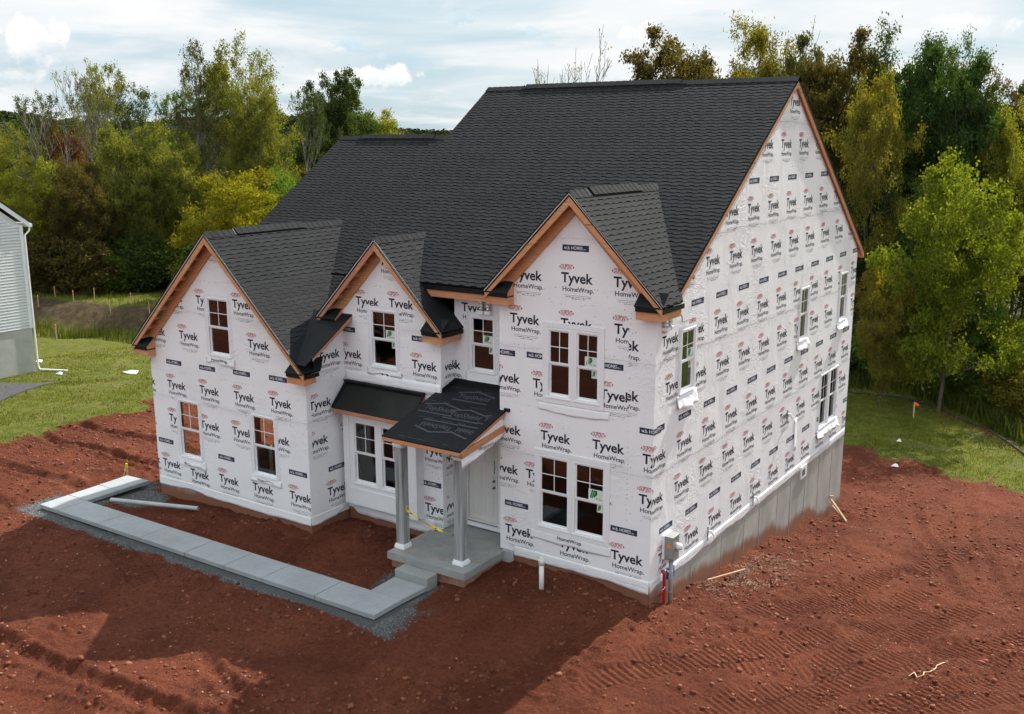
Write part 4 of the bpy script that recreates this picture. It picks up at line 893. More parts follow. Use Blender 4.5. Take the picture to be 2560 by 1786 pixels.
for u, z, mir in ((-5.35, .62, True), (-4.35, .64, True), (-5.75, 1.28, False), (-4.95, 1.20, False), (-4.0, 1.22, False), (-5.25, 1.95, False)):
    keep = Pt.mb; Pt.mb = MB(); Pt.items.append(('underlayment_print', Pt.mb))
    Pt.glyph(G_TS, u, z - (.0 if not mir else -.15), .002, 0, mir)
    sg = -1 if mir else 1; z_ = z + .15 if mir else z
    for a, b_ in ((-.10, .40), (.40, .96)):
        za, zb = (z_ + sg * .20, z_ + sg * .34) if a < 0 else (z_ + sg * .34, z_ + sg * .20)
        Pt.mb.face([Pt.M(*q) for q in ((u + a, .002, za), (u + b_, .002, zb), (u + b_, .002, zb - sg * .045), (u + a, .002, za - sg * .045))], 0)
    Pt.rect(u - .08, u + .92, min(z_ - sg * .10, z_ - sg * .14), max(z_ - sg * .10, z_ - sg * .14), .002, 0); Pt.mb = keep
for z in (.12, .95, 1.62, 2.3):
    for k in range(7): a = -5.9 + 2.1 * random.random(); Pt.rect(a, a + .10 + .12 * random.random(), z, z + .014, .002, 0)
INKS = ['felt_print']; PORCH_ROOF = [o for o in bpy.data.objects if o.name.startswith('porch_roof')][0]
Pt.build([(-5.94, .02), (-3.9, .02), (-3.9, 2.45), (-5.76, 2.45), (-5.94, 1.98)], PORCH_ROOF)
mb = MB(); mb.box((-5.93, -1.752, 2.715), (-3.74, -1.712, 2.798)); mb.build('porch_fascia', 'pine', HOUSE)
mb = MB(); mb.box((-6.02, -1.31, 2.527), (-3.98, -1.09, 2.76)); mb.build('porch_beam', 'pine', HOUSE)
mb = MB(); mb.prism([(-3.78, -1.71, pz(-1.71) - .035), (-3.78, -.01, pz(-.01) - .035), (-3.78, -.01, pz(-.01) - .125), (-3.78, -1.71, pz(-1.71) - .11)], (.04, 0, 0)); mb.build('rake_board', 'pine_y', HOUSE)
mb = MB(); mb.bar((-3.77, -1.64, 2.70), (-3.77, -.01, 2.93), .05, .14); mb.build('rake_board', 'pine_y', HOUSE)
mb = MB(); mb.prism([(-3.805, -1.60, 2.70), (-3.805, -.01, 3.22), (-3.805, -.01, 2.75)], (.015, 0, 0)); mb.build('porch_gable_wrap', 'wrap', HOUSE)
sheet('torn_wrap', right(-3.79), -1.62, -.02, 2.66, 2.44, HOUSE, .05, 26, 4, 61, edge=.10, nbase=.0, drop=lambda u: .12 * (u + .8), slope=.14)
Q = Print(right(-3.79)); Q.glyph(norm_glyph('HomeWrap.', .66, .085, .005), -1.05, 2.72, .055, 0, True); Q.mb.build('torn_wrap_print', ['ink'], HOUSE)
mb = MB(); mb.box((-5.98, -1.09, 2.70), (-5.90, .236, 2.84)); mb.build('porch_beam', 'pine_y', HOUSE)
mb = MB(); mb.box((-5.9, -1.08, 2.72), (-3.95, .0, 2.735)); mb.box((-5.76, .0, 2.72), (-3.9, .79, 2.735)); mb.build('soffit', 'sheathing', HOUSE)
# front door
MDO = front(.80)
mb = MB(); ring(mb, MDO, -5.47, -4.52, .10, 2.17, .05, -.12, .012); d_ = mb.build('door', 'door_paint', HOUSE)
mb = MB(); mbox(mb, MDO, -5.42, -4.57, -.085, -.045, .15, 2.12)
for u0_, u1_ in ((-5.31, -5.04), (-4.95, -4.68)):
    for z0_, z1_ in ((.28, .85), (.97, 1.55), (1.67, 2.0)): ring(mb, MDO, u0_, u1_, z0_, z1_, .02, -.045, -.038)
mb.build('door_leaf', 'door_paint', d_)
for z_, r_ in ((1.23, .032), (1.06, .036)):
    mb = MB(); mb.tube([MDO(-4.65, -.045, z_), MDO(-4.65, -.02, z_), MDO(-4.65, .012, z_)], [r_, r_ * .8, r_ * .8], 12); mb.build('door_knob', 'metal_dark', d_)
mb = MB(); mbox(mb, MDO, -4.66, -4.635, -.044, -.042, 1.42, 1.75); mb.build('sticker', 'green_ink', d_)
mb = MB(); mbox(mb, MDO, -5.62, -4.2, .001, .10, .0, .085); mb.build('door_sill', 'white_trim', d_)
mb = MB(); mbox(mb, MDO, -5.47, -4.52, -.12, .03, .085, .10); mb.build('threshold', 'metal_dark', d_)
mb = MB(); mb.box((-3.80, -.05, -.35), (-3.50, -.006, -.03)); mb.build('exposed_sheathing', 'pvc_grey', HOUSE)

# ---- roofs
RS = .6901; RA = math.atan(RS)
class RoofPlane:
    """plane with origin O, unit u along the eave, v up the slope; n outward"""
    def __init__(s, O, u, v):
        s.O, s.u, s.v = Vector(O), Vector(u).normalized(), Vector(v).normalized(); s.n = s.u.cross(s.v).normalized()
        if s.n.z < 0: s.n = -s.n
    def P(s, a, b_, h_=0.0): return s.O + s.u * a + s.v * b_ + s.n * h_
def deck(rp, poly, thick=.05, mats=('shingle_base', 'sheathing'), top=-.012, name='roof_deck'):
    mb = MB(); n = len(poly); T = [rp.P(a, b_, top) for a, b_ in poly]; B = [rp.P(a, b_, top - thick) for a, b_ in poly]
    mb.face(T, 0); mb.face(B[::-1], 1)
    for i in range(n): j = (i + 1) % n; mb.face([T[i], T[j], B[j], B[i]], 0)
    return mb
EXP = .134; UW = .98
def shingle_pts(kind):
    r_ = random.Random(100 + kind); cuts = []; a = 0.0
    while a < UW - .12:
        t_ = r_.uniform(.11, .20); g_ = r_.uniform(.13, .21); cuts.append((a, min(a + t_, UW - .004))); a += t_ + g_
    return cuts
KINDS = [shingle_pts(k) for k in range(6)]
def shingle_raw(kind):
    """notched strip: local (a, b, h); upper band full, lower edge with teeth"""
    V = []; F = []
    def q(pts): k = len(V); V.extend(pts); F.append(tuple(range(k, k + len(pts))))
    nb = EXP * .24; h0, h1 = .002, .011; hn = h1 + (h0 - h1) * .24
    w_ = UW - .004
    q([(0, nb, hn), (w_, nb, hn), (w_, EXP + .01, h0), (0, EXP + .01, h0)])
    e_ = 0.0
    for a, c in KINDS[kind]:
        q([(a, 0, h1), (c, 0, h1), (c, nb, hn), (a, nb, hn)]); q([(a, 0, -.004), (c, 0, -.004), (c, 0, h1), (a, 0, h1)])
        q([(a, 0, -.004), (a, 0, h1), (a, nb, hn), (a, nb, -.004)]); q([(c, 0, h1), (c, 0, -.004), (c, nb, -.004), (c, nb, hn)])
        if a > e_: q([(e_, nb, -.004), (a, nb, -.004), (a, nb, hn), (e_, nb, hn)])
        e_ = c
    if e_ < w_: q([(e_, nb, -.004), (w_, nb, -.004), (w_, nb, hn), (e_, nb, hn)])
    return V, F
SRAW = [shingle_raw(k) for k in range(6)]
ROOFS = []      # (roofplane, [(a,b,kind)] full units, bmesh of cut units)
ALL_FULL = []
def shingles(rp, poly, extra=None):
    """poly convex in (a,b); extra: list of (point, outward normal) half-planes that cut the field"""
    n = len(poly); cx = sum(p_[0] for p_ in poly) / n; cy = sum(p_[1] for p_ in poly) / n; hp = []
    for i in range(n):
        a, b_ = Vector(poly[i]), Vector(poly[(i + 1) % n]); d = b_ - a; no = Vector((d.y, -d.x)).normalized()
        if (Vector((cx, cy)) - a).dot(no) > 0: no = -no
        hp.append((a, no))
    for e_ in (extra or []): hp.append((Vector(e_[0]), Vector(e_[1]).normalized()))
    amin, amax = min(p_[0] for p_ in poly), max(p_[0] for p_ in poly); bmin, bmax = min(p_[1] for p_ in poly), max(p_[1] for p_ in poly)
    cut = MB(); b_ = bmin; r_i = 0
    while b_ < bmax:
        off = (r_i * .37 + random.uniform(-.03, .03)) % UW; a = amin - off; jit = random.uniform(-.003, .003)
        while a < amax:
            k = random.randrange(6); cs = [Vector(c) for c in ((a, b_), (a + UW, b_), (a + UW, b_ + EXP + .01), (a, b_ + EXP + .01))]
            inside = all(all((c - o_).dot(no) < 1e-4 for c in cs) for o_, no in hp); outside = any(all((c - o_).dot(no) > 0 for c in cs) for o_, no in hp)
            if inside: ALL_FULL.append((rp, a, b_ + jit, k))
            elif not outside: V, F = SRAW[k]; cut.raw([(a + v_[0], b_ + v_[1] + jit, v_[2]) for v_ in V], F)
            a += UW
        b_ += EXP; r_i += 1
    bm = bm_from(cut)
    for o_, no in hp: clip(bm, (o_.x, o_.y, 0), (no.x, no.y, 0))
    ROOFS.append((rp, bm))
ROOF = None
deckmb = MB()
def add_deck(rp, poly, **k):
    m_ = deck(rp, poly, **k); deckmb.raw(m_.v, m_.f, 0); deckmb.m[-len(m_.m):] = m_.m
vF = (0, math.cos(RA), math.sin(RA))
YE, ZE, YR = .4315, 6.0419, 7.486
RPM = RoofPlane((-9.50, YE, ZE), (1, 0, 0), vF); LM = (YR - YE) / math.cos(RA)
p_ = [(0, 0), (9.60, 0), (9.60, LM), (0, LM)]; add_deck(RPM, p_); shingles(RPM, p_)
RPL = RoofPlane((-15.28, .3, 9.48 - RS * (7.09 - .3)), (1, 0, 0), vF); LL = (7.09 - .3) / math.cos(RA)
p_ = [(0, 0), (5.9, 0), (5.9, LL), (0, LL)]; add_deck(RPL, p_); shingles(RPL, p_)
vB = (0, -math.cos(RA), math.sin(RA))
RPB = RoofPlane((-9.50, 14.73, 5.91), (1, 0, 0), vB); add_deck(RPB, [(0, 0), (9.6, 0), (9.6, (14.73 - YR) / math.cos(RA)), (0, (14.73 - YR) / math.cos(RA))], mats=None)
RPLB = RoofPlane((-15.28, 13.2, 9.48 - RS * (13.2 - 7.09)), (1, 0, 0), vB); add_deck(RPLB, [(0, 0), (5.9, 0), (5.9, (13.2 - 7.09) / math.cos(RA)), (0, (13.2 - 7.09) / math.cos(RA))])
main_y = lambda z: YE + (z - ZE) / RS
left_y = lambda z: 7.09 - (9.48 - z) / RS
GAB = {1: dict(x=-12.04, y=-1.47, z=7.07, w=3.365, t=3.83, wy=-1.15, by=left_y), 2: dict(x=-7.53, y=-.08, z=7.05, w=2.035, t=4.98, wy=.24, by=main_y), 3: dict(x=-1.93, y=-.29, z=8.34, w=2.19, t=6.13, wy=0.0, by=main_y)}
for g_, G in GAB.items():
    sl = (G['z'] - G['t']) / G['w']; al = math.atan(sl); Ls = G['w'] / math.cos(al)
    for sg in (1, -1):
        rp = RoofPlane((G['x'] + sg * G['w'], G['y'], G['t']), (0, 1, 0), (-sg * math.cos(al), 0, math.sin(al)))
        yb_e = max(G['by'](G['t']) - G['y'] + .1, .35) if g_ != 2 else .80 - G['y']
        if g_ == 1: yb_e = .6
        yb_r = G['by'](G['z']) - G['y'] + .15
        if g_ == 2: bk = (6.30 - G['t']) / math.sin(al); p_ = [(0, 0), (yb_e, 0), (yb_e + .02, bk), (yb_r, Ls), (0, Ls)]
        else: p_ = [(0, 0), (yb_e, 0), (yb_r, Ls), (0, Ls)]
        G['rp%d' % sg] = rp
        if g_ == 2: add_deck(rp, [(0, 0), (yb_e, 0), (yb_e, bk), (0, bk)]); add_deck(rp, [(0, bk), (yb_e, bk), (yb_r, Ls), (0, Ls)])
        else: add_deck(rp, p_)
        ex = None
        if g_ == 1 and sg == 1: ex = [((0, .75), (.42, -1))]
        if g_ == 2 and sg == 1: ex = [((0, .80), (1.0, -1))]
        pp = [(-.02, .0 if not ex else .0)] + p_[1:-1] + [(-.02, Ls)]
        if g_ == 2: pp = [(-.02, 0), (.02, 0), (yb_r, Ls), (-.02, Ls)]
        shingles(rp, pp, ex)
        if ex:             # black underlayment shows where shingles are still missing
            m2 = deck(rp, [(0, 0), (yb_e, 0), (yb_e, bk), (0, bk)] if g_ == 2 else [(0, 0), (yb_e, 0), (yb_e + (yb_r - yb_e) * .62, Ls * .62), (0, Ls * .62)], .002, top=-.004); m2.m = [0] * len(m2.m); m2.build('underlayment', 'felt', HOUSE)
ROOF = deckmb.build('roof', ['shingle_base', 'sheathing'], HOUSE)
# nearest 300 whole shingles as pieces of their own, the rest in one part
ALL_FULL.sort(key=lambda q_: (q_[0].P(q_[1] + .5, q_[2]) - CAMP).length if q_[0].n.dot(CAMP - q_[0].P(q_[1], q_[2])) > 0 and not (q_[0] is RPM and q_[0].P(q_[1], q_[2]).x > -3.9 and q_[2] < 3.2) and not (q_[0] is RPM and -8.9 < q_[0].P(q_[1], q_[2]).x < -6 and q_[2] < 1.8) else 999)
SME = []
for V, F in SRAW:
    me = bpy.data.meshes.new('shingle'); me.from_pydata(V, [], F); me.materials.append(MATS['shingle']); SME.append(me)
rest = MB()
for i_, (rp, a, b_, k) in enumerate(ALL_FULL):
    if i_ < 300:
        o = bpy.data.objects.new('shingle', SME[k]); COL.objects.link(o); o.parent = ROOF
        n_ = rp.n; M4 = Matrix((rp.u, rp.v, n_)).transposed().to_4x4(); M4.translation = rp.P(a, b_); o.matrix_basis = M4
    else:
        V, F = SRAW[k]; rest.raw([rp.P(a + v_[0], b_ + v_[1], v_[2]) for v_ in V], F)
for rp, bm in ROOFS:
    bm.verts.index_update(); rest.raw([rp.P(v_.co.x, v_.co.y, v_.co.z) for v_ in bm.verts], [tuple(v_.index for v_ in f.verts) for f in bm.faces]); bm.free()
o = rest.build('shingle_field', 'shingle', ROOF); o['kind'] = 'stuff'
# ridge caps and ridge vents
def ridge(x0, y0, x1, y1, z, vent, slope, name='ridge_cap', single=True, hw=.15):
    p0, p1 = Vector((x0, y0, z)), Vector((x1, y1, z)); d = (p1 - p0); L_ = d.length; d.normalize(); s_ = Vector((d.y, -d.x, 0))
    cm = MB(); st = .20; dn_ = hw * slope
    def cap_(mb, o_, h0, h1):
        pts = []
        for k_, h_ in ((0, h0), (st + .02, h1)):
            for q_ in (-1, 0, 1): pts.append(o_ + d * k_ + s_ * (hw * q_) + Vector((0, 0, h_ + (.01 if q_ == 0 else -dn_))))
        pts += [p_ - Vector((0, 0, .02)) for p_ in pts[:3]]
        mb.raw(pts, [(0, 3, 4, 1), (1, 4, 5, 2), (6, 0, 1, 7), (7, 1, 2, 8)])
    if single: cap_(cm, Vector((0, 0, 0)), .020, .008); base_me = cm.mesh(name, 'shingle')
    mbv = MB(); k = 0.0; joined = MB()
    while k < L_ - .05:
        inv = vent and vent[0] < k < vent[1]; o_ = p0 + d * k + Vector((0, 0, .055 if inv else .012))
        if single:
            ob = bpy.data.objects.new(name, base_me); COL.objects.link(ob); ob.parent = ROOF; ob.matrix_basis = Matrix.Translation(o_)
        else: cap_(joined, o_, .020, .008)
        k += st
    if not single: joined.build(name, 'shingle', ROOF)
    if vent:
        a, b_ = p0 + d * vent[0], p0 + d * (vent[1] + st)
        for q_ in (-1, 1):
            e_ = s_ * hw * .93 * q_; dz_ = Vector((0, 0, -dn_)); mbv.prism([a + e_ + dz_, b_ + e_ + dz_, b_ + e_ + dz_ + Vector((0, 0, .055)), a + e_ + dz_ + Vector((0, 0, .055))], -s_ * .05 * q_)
        mbv.prism([a - s_ * hw * .9 + Vector((0, 0, -dn_)), a + Vector((0, 0, .0)), a + s_ * hw * .9 + Vector((0, 0, -dn_)), a + s_ * hw * .9 + Vector((0, 0, .05 - dn_)), a + Vector((0, 0, .055)), a - s_ * hw * .9 + Vector((0, 0, .05 - dn_))], d * .02)
        mbv.build('ridge_vent', 'drip_edge', ROOF)
ridge(-12.04, -1.47, -12.04, 3.5, 7.07, (.95, 3.3), .96); ridge(-7.53, -.08, -7.53, 1.9, 7.05, None, 1.0, hw=.13); ridge(-1.93, -.29, -1.93, 3.7, 8.34, (.65, 2.9), 1.0)
ridge(-9.50, YR, .10, YR, 10.91, (1.3, 6.4), .69, single=False, hw=.17); ridge(-15.28, 7.09, -9.5, 7.09, 9.48, (.9, 4.0), .69, single=False, hw=.17)

# ---- gable trim: rake boards, lookouts, returns
for g_, G in GAB.items():
    x0, yf, zt, w_, t_, wy = [G[k] for k in ('x', 'y', 'z', 'w', 't', 'wy')]; sl = (zt - t_) / w_; al = math.atan(sl); up = Vector((0, 0, 1))
    for sg in (1, -1):
        d = Vector((-sg * math.cos(al), 0, math.sin(al))); nn = Vector((sg * math.sin(al), 0, math.cos(al))); tip = Vector((x0 + sg * w_, yf, t_)); ap = Vector((x0, yf, zt))
        mk = lambda y0_, y1_, off0, off1: [tip + nn * off0 + Vector((0, y0_, 0)), ap + Vector((0, y0_, off0 / math.cos(al))), ap + Vector((0, y0_, off1 / math.cos(al))), tip + nn * off1 + Vector((0, y0_, 0))]
        mb = MB(); q_ = mk(.005, 0, -.035, -.19); q_[3] = q_[0] + Vector((0, 0, -.15)); mb.prism(q_, (0, .04, 0)); o = mb.build('rake_board', 'pine' if (g_ != 2 or sg > 0) else 'pine_pink', HOUSE)
        mb = MB(); mb.prism(mk(-.004, 0, -.006, -.030), (0, .03, 0)); mb.build('drip_edge', 'white_edge', HOUSE)
        mb = MB(); mb.prism(mk(-.022, 0, .016, -.007), (0, .012, 0)); mb.build('shingle_edge', 'drip_edge', HOUSE)
        dep = wy - yf
        inn = lambda k_: tip + d * k_
        Ls = w_ / math.cos(al)
        mb = MB(); mb.prism(mk(dep - .05, 0, -.075, -.33), (0, .045, 0)); mb.build('rake_board', 'pine', HOUSE)
        k_ = .45
        while k_ < Ls - .15:
            c_ = tip + d * k_; mb = MB(); mb.bar(c_ + nn * -.11 + Vector((0, .046, 0)), c_ + nn * -.11 + Vector((0, dep - .052, 0)), .04, .09, up=tuple(nn)); mb.build('lookout', 'pine_y', HOUSE); k_ += .42
        # eave return: small felted roof on a wooden box
        xi = x0 + sg * (w_ - .62); xt = x0 + sg * (w_ - .03); zb = t_ - .30
        a_, b_ = min(xi, xt), max(xi, xt)
        mb = MB(); mb.box((a_, yf + .05, zb), (b_, wy - .003, zb + .17)); mb.build('eave_box', 'pine', HOUSE)
        mb = MB(); e0 = zb + .173; mb.box((a_, yf + .012, e0), (b_, yf + .04, e0 + .085)); mb.box((a_, yf + .04, e0), (b_, wy - .003, e0 + .03)); mb.build('return_fascia', 'drip_edge', HOUSE)
        mb = MB(); mb.prism([(a_ - .02, yf - .005, e0 + .088), (b_ + .02, yf - .005, e0 + .088), (b_ + .02, wy - .004, e0 + .36), (a_ - .02, wy - .004, e0 + .36)], (0, 0, .02)); mb.build('return_roof', 'felt', HOUSE)
        mb = MB(); mb.prism([(xi, yf + .02, e0 + .03), (xi, wy - .004, e0 + .03), (xi, wy - .004, e0 + .355), (xi, yf + .02, e0 + .085)], (sg * .02, 0, 0)); mb.build('return_end', 'pine', HOUSE)
        # eave along the side of the gable
        ye_ = {1: (.55 if sg > 0 else 1.6), 2: (.80 - yf - .003 if sg > 0 else .3), 3: (1.05 if sg > 0 else 1.0)}[g_]
        xs_ = x0 + sg * (w_ - .04)
        mb = MB(); mb.box((xs_, yf + .05, t_ - .145), (xs_ + sg * .03, yf + ye_, t_ - .05)); mb.build('eave_fascia', 'drip_edge', HOUSE)
        mb = MB(); mb.box((x0 + sg * (w_ - .22), yf + .062, t_ - .297), (x0 + sg * (w_ - .033), yf + ye_ - .1, t_ - .148)); mb.build('eave_box', 'pine_y', HOUSE)
# main eave between the gables, right-hand rakes
mb = MB(); mb.box((-6.55, YE + .01, ZE - .16), (-3.9, YE + .035, ZE - .045)); mb.build('eave_fascia', 'drip_edge', HOUSE)
mb = MB(); mb.box((-6.55, YE + .04, ZE - .33), (-3.9, YE + .08, ZE - .13)); mb.box((-6.3, YE + .08, ZE - .16), (-3.9, .797, ZE - .13)); mb.build('eave_board', 'pine', HOUSE)
zr = lambda y: ZE + RS * (y - YE) if y < YR else 10.91 - RS * (y - YR)
for a, b_ in ((.93, YR), (YR, 14.73)):
    mb = MB(); mb.prism([(.045, a, zr(a) - .045), (.045, b_, zr(b_) - .045), (.045, b_, zr(b_) - .235), (.045, a, zr(a) - .235)], (.04, 0, 0)); mb.build('rake_board', 'pine_y', HOUSE)
    mb = MB(); mb.prism([(.085, a, zr(a) - .02), (.085, b_, zr(b_) - .02), (.085, b_, zr(b_) - .06), (.085, a, zr(a) - .06)], (.012, 0, 0)); mb.build('drip_edge', 'white_edge' if a < 2 else 'drip_edge', HOUSE)
    mb = MB(); mb.prism([(.004, a, zr(a) - .07), (.004, b_, zr(b_) - .07), (.004, b_, zr(b_) - .20), (.004, a, zr(a) - .20)], (.04, 0, 0)); mb.build('rake_backing', 'sheathing', HOUSE)
mb = MB(); mb.box((-9.4, 14.69, 5.68), (.06, 14.73, 5.87)); mb.build('eave_board', 'pine', HOUSE)
# cricket roof beside the garage gable, still in underlayment
cz_ = lambda y: 4.26 + .60 * (y + 1.12); gx_ = lambda y: -12.04 + (7.07 - cz_(y)) / .963 - .06
mb = MB(); mb.prism([(-8.60, -1.46, cz_(-1.46)), (-8.60, .236, cz_(.236)), (gx_(.236), .236, cz_(.236)), (gx_(-1.46), -1.46, cz_(-1.46))], (0, 0, -.02)); mb.build('cricket_roof', 'felt', HOUSE)
mb = MB(); mb.prism([(-8.625, -1.20, cz_(-1.20) - .025), (-8.625, .23, cz_(.23) - .025), (-8.625, .23, cz_(.23) - .13), (-8.625, -1.20, cz_(-1.20) - .10)], (.02, 0, 0)); mb.build('rake_board', 'pine_y', HOUSE)
mb = MB(); mb.prism([(-8.95, -1.12, 3.9), (-8.66, -1.12, 3.9), (-8.66, -1.12, cz_(-1.12) - .03), (-8.95, -1.12, cz_(-1.12) - .03)], (0, .02, 0)); mb.build('cricket_end', 'felt', HOUSE)
# flashing sleeves hanging under the eaves, loose cable
for x_, y_, z_ in ((-4.92, .72, 5.74), (-4.72, .72, 5.74), (-4.08, .70, 5.62), (.07, .28, 5.92), (.07, .48, 5.92)):
    mb = MB(); pts = [(x_ + random.uniform(-.008, .008), y_, z_ - k * .035) for k in range(9)]; mb.tube(pts, [.045 + (.008 if k % 2 else 0) for k in range(9)], 10); mb.build('duct_sleeve', 'foil', HOUSE)
    mb = MB(); mb.box((x_ - .075, y_ - .06, z_ - .36), (x_ + .075, y_ + .07, z_ - .285)) ; mb.build('duct_hood', 'white_vinyl', HOUSE)
mb = MB(); mb.tube([(.20, .55, 5.98), (.22, .72, 5.80), (.12, .95, 5.66), (.05, 1.2, 5.62), (.03, 1.5, 5.63)], .014, 6); mb.build('cable', 'metal_grey', HOUSE)

# ---- foundation
def fwall(M, u0, u1, ztop, thick, ground_n=.25, step=.25):
    us = np.arange(u0, u1 + 1e-6, (u1 - u0) / max(1, round((u1 - u0) / step))); zs = np.linspace(-3.2, ztop, 26)
    V = []; S = []
    for u in us:
        gz = hz(*[M(u, ground_n, 0)[i] for i in (0, 1)])
        for z in zs: V.append(M(u, 0, z)); S.append(max(0., 1.15 - max(0, z - gz) / .55))
    nz_ = len(zs); F = [(i * nz_ + j, (i + 1) * nz_ + j, (i + 1) * nz_ + j + 1, i * nz_ + j + 1) for i in range(len(us) - 1) for j in range(nz_ - 1)]
    k = len(V)
    V += [M(us[0], -thick, ztop), M(us[-1], -thick, ztop)]; S += [0, 0]; 
    mb = MB(); mb.raw(V, F); me = mb.mesh('foundation', 'foundation'); at_ = me.attributes.new('stain', 'FLOAT', 'POINT'); at_.data.foreach_set('value', np.array(S, np.float32))
    o = link('foundation', me, HOUSE); sd = o.modifiers.new('th', 'SOLIDIFY'); sd.thickness = thick; sd.offset = 0; return o
fwall(front(.02), -3.86, -.02, -.022, .02); fwall(right(-.015), .03, 14.25, -.022, .02); fwall(front(-1.13), -15.03, -8.97, -.203, .02); fwall(right(-8.975), -1.12, .24, -.203, .02); fwall(front(.265), -8.95, -5.8, -.122, .02); fwall(left(-15.03), -1.1, 12.4, -.31, .02)
for y in (2.2, 4.0, 5.5, 6.6, 8.0, 9.1, 10.4, 11.7, 13.0): mb = MB(); mb.box((-.01, y, -3.0), (.001, y + .018, -.03)); mb.build('form_joint', 'foundation', HOUSE)
mb = MB(); mb.box((.0, 9.85, -.42), (.045, 10.35, -.05)); v_ = mb.build('foundation_vent', 'white_vinyl', HOUSE)
mb = MB(); mb.box((.046, 9.93, -.34), (.05, 10.18, -.14)); mb.build('vent_opening', 'metal_dark', v_)
# small sleeves and torn scraps on the right wall
for y, z in ((3.15, .22), (6.1, .18), (8.45, 1.9)):
    mb = MB(); mb.tube([(.0, y, z), (.07, y, z), (.11, y + .04, z - .08), (.13, y + .05, z - .15)], [.03, .03, .028, .03], 8); mb.build('pipe_sleeve', 'white_vinyl', HOUSE)
    mb = MB(); mb.box((.005, y - .10, z - .22), (.03, y - .07, z + .14)); mb.build('sleeve_plate', 'metal_grey', HOUSE)
sheet('torn_wrap', right(.0), 9.05, 9.25, 1.62, .75, HOUSE, .05, 5, 8, 71, edge=.10)

# ------------------------------------------------------------------ front path: cast slabs, each its own piece
PATH = bpy.data.objects.new('path', None); COL.objects.link(PATH); PATH.location = (-10.5, -3.4, -.5); struct(PATH); tag(PATH, 'pale concrete path of cast slabs leading along the front to the porch step', 'path', kind='structure')
yo = lambda x: -3.92 + (x + 16.6) * .0172; yi_ = lambda x: -3.02 + (x + 15.8) * .0185
def slab(poly, top=-.40):
    mb = MB(); c = Vector((sum(p_[0] for p_ in poly) / len(poly), sum(p_[1] for p_ in poly) / len(poly), 0))
    pts = [Vector((a, b_, top)) for a, b_ in poly]; pts = [p_ + (Vector((c.x, c.y, top)) - p_).normalized() * .010 for p_ in pts]
    mb.prism([tuple(p_) for p_ in pts], (0, 0, -.11)); o = mb.build('paving_slab', 'concrete', PATH); bevel(o, .006); return o
js = [-15.80, -14.02, -12.30, -10.59, -9.20, -7.93, -6.28, -4.55]
for a, b_ in zip(js[:-1], js[1:]):
    g_ = .008 if abs(b_ + 10.59) < .01 else 0
    slab([(a, yo(a)), (b_ - g_, yo(b_)), (b_ - g_, yi_(b_)), (a, yi_(a))])
slab([(-16.62, -3.92), (-15.80, yo(-15.8)), (-15.80, yi_(-15.8)), (-16.66, -3.03)])
slab([(-16.66, -3.03), (-15.80, yi_(-15.8)), (-15.80, -2.03), (-16.70, -2.03)]); slab([(-16.70, -2.03), (-15.80, -2.03), (-15.80, -.98), (-16.76, -1.06)])
slab([(-5.44, yi_(-5.44)), (-4.55, yi_(-4.55)), (-4.50, -2.0), (-5.46, -2.0)])
# ------------------------------------------------------------------ loose site things
def gz(x, y): return float(gsample(np.array([x]), np.array([y]))[0])
mb = MB(); A_, B_ = Vector((-15.20, -2.66, -.36)), Vector((-12.58, -1.80, -.33)); d = B_ - A_
n_ = 14; k0 = len(mb.v); mb.tube([A_, B_], .058, 18, cap=False); mb.tube([B_ - d * .002, A_ + d * .002], .048, 18, cap=False)
for P_ in (A_, B_):
    a_ = d.normalized().cross(Vector((0, 0, 1))).normalized(); c_ = d.normalized().cross(a_)
    R1 = [P_ + (a_ * math.cos(k) + c_ * math.sin(k)) * .058 for k in np.linspace(0, 2 * math.pi, 19)[:-1]]; R2 = [P_ + (a_ * math.cos(k) + c_ * math.sin(k)) * .048 for k in np.linspace(0, 2 * math.pi, 19)[:-1]]
    for i in range(18): mb.face([R1[i], R1[(i + 1) % 18], R2[(i + 1) % 18], R2[i]])
tag(mb.build('drain_pipe', 'pvc_grey', smooth=True), 'long grey plastic pipe lying on the dirt behind the path', 'pipe')
vp = thing('standpipe', (-2.24, -.78, gz(-2.24, -.78)), 'white capped plastic pipe standing in the dirt in front of the house', 'pipe')
mb = MB(); mb.tube([(0, 0, -.2), (0, 0, .70)], .055, 18); mb.build('pipe', 'pvc_white', vp, True, (0, 0, 0))
mb = MB(); mb.tube([(0, 0, .60), (0, 0, .72), (0, 0, .73)], [.068, .068, .06], 18); mb.build('collar', 'pvc_white', vp, True, (0, 0, 0))
mb = MB(); mb.tube([(0, 0, .73), (0, 0, .765)], .045, 8); mb.build('cap', 'pvc_white', vp, False, (0, 0, 0))
# electric meter on the right wall
em = thing('electric_meter', (.1, .75, -.75), 'grey electric meter box with orange sticker on a conduit at the right corner', 'meter')
mb = MB(); mb.prism([(.06, .60, .95), (.06, .93, .95), (.06, .93, .40), (.06, .66, .40), (.06, .60, .48)], (.19, 0, 0)); o = mb.build('meter_box', 'metal_grey', em); bevel(o, .01, 2)
mb = MB(); mb.box((.012, .56, .44), (.058, .97, .985)); mb.build('back_plate', 'white_vinyl', em)
mb = MB(); mb.box((.06, .59, .952), (.262, .945, .970)); mb.build('lid', 'metal_grey', em)
mb = MB(); mb.tube([(.25, .79, .72), (.30, .79, .72), (.36, .79, .72), (.38, .79, .72)], [.085, .08, .07, .045], 20); mb.build('meter_dial', 'pvc_white', em, True)
mb = MB(); mb.box((.11, .594, .72), (.20, .599, .81)); mb.build('sticker', 'orange', em)
mb = MB(); mb.tube([(.15, .76, .40), (.15, .76, -.2), (.16, .76, -.95)], .048, 14); mb.build('conduit', 'metal_grey', em, True)
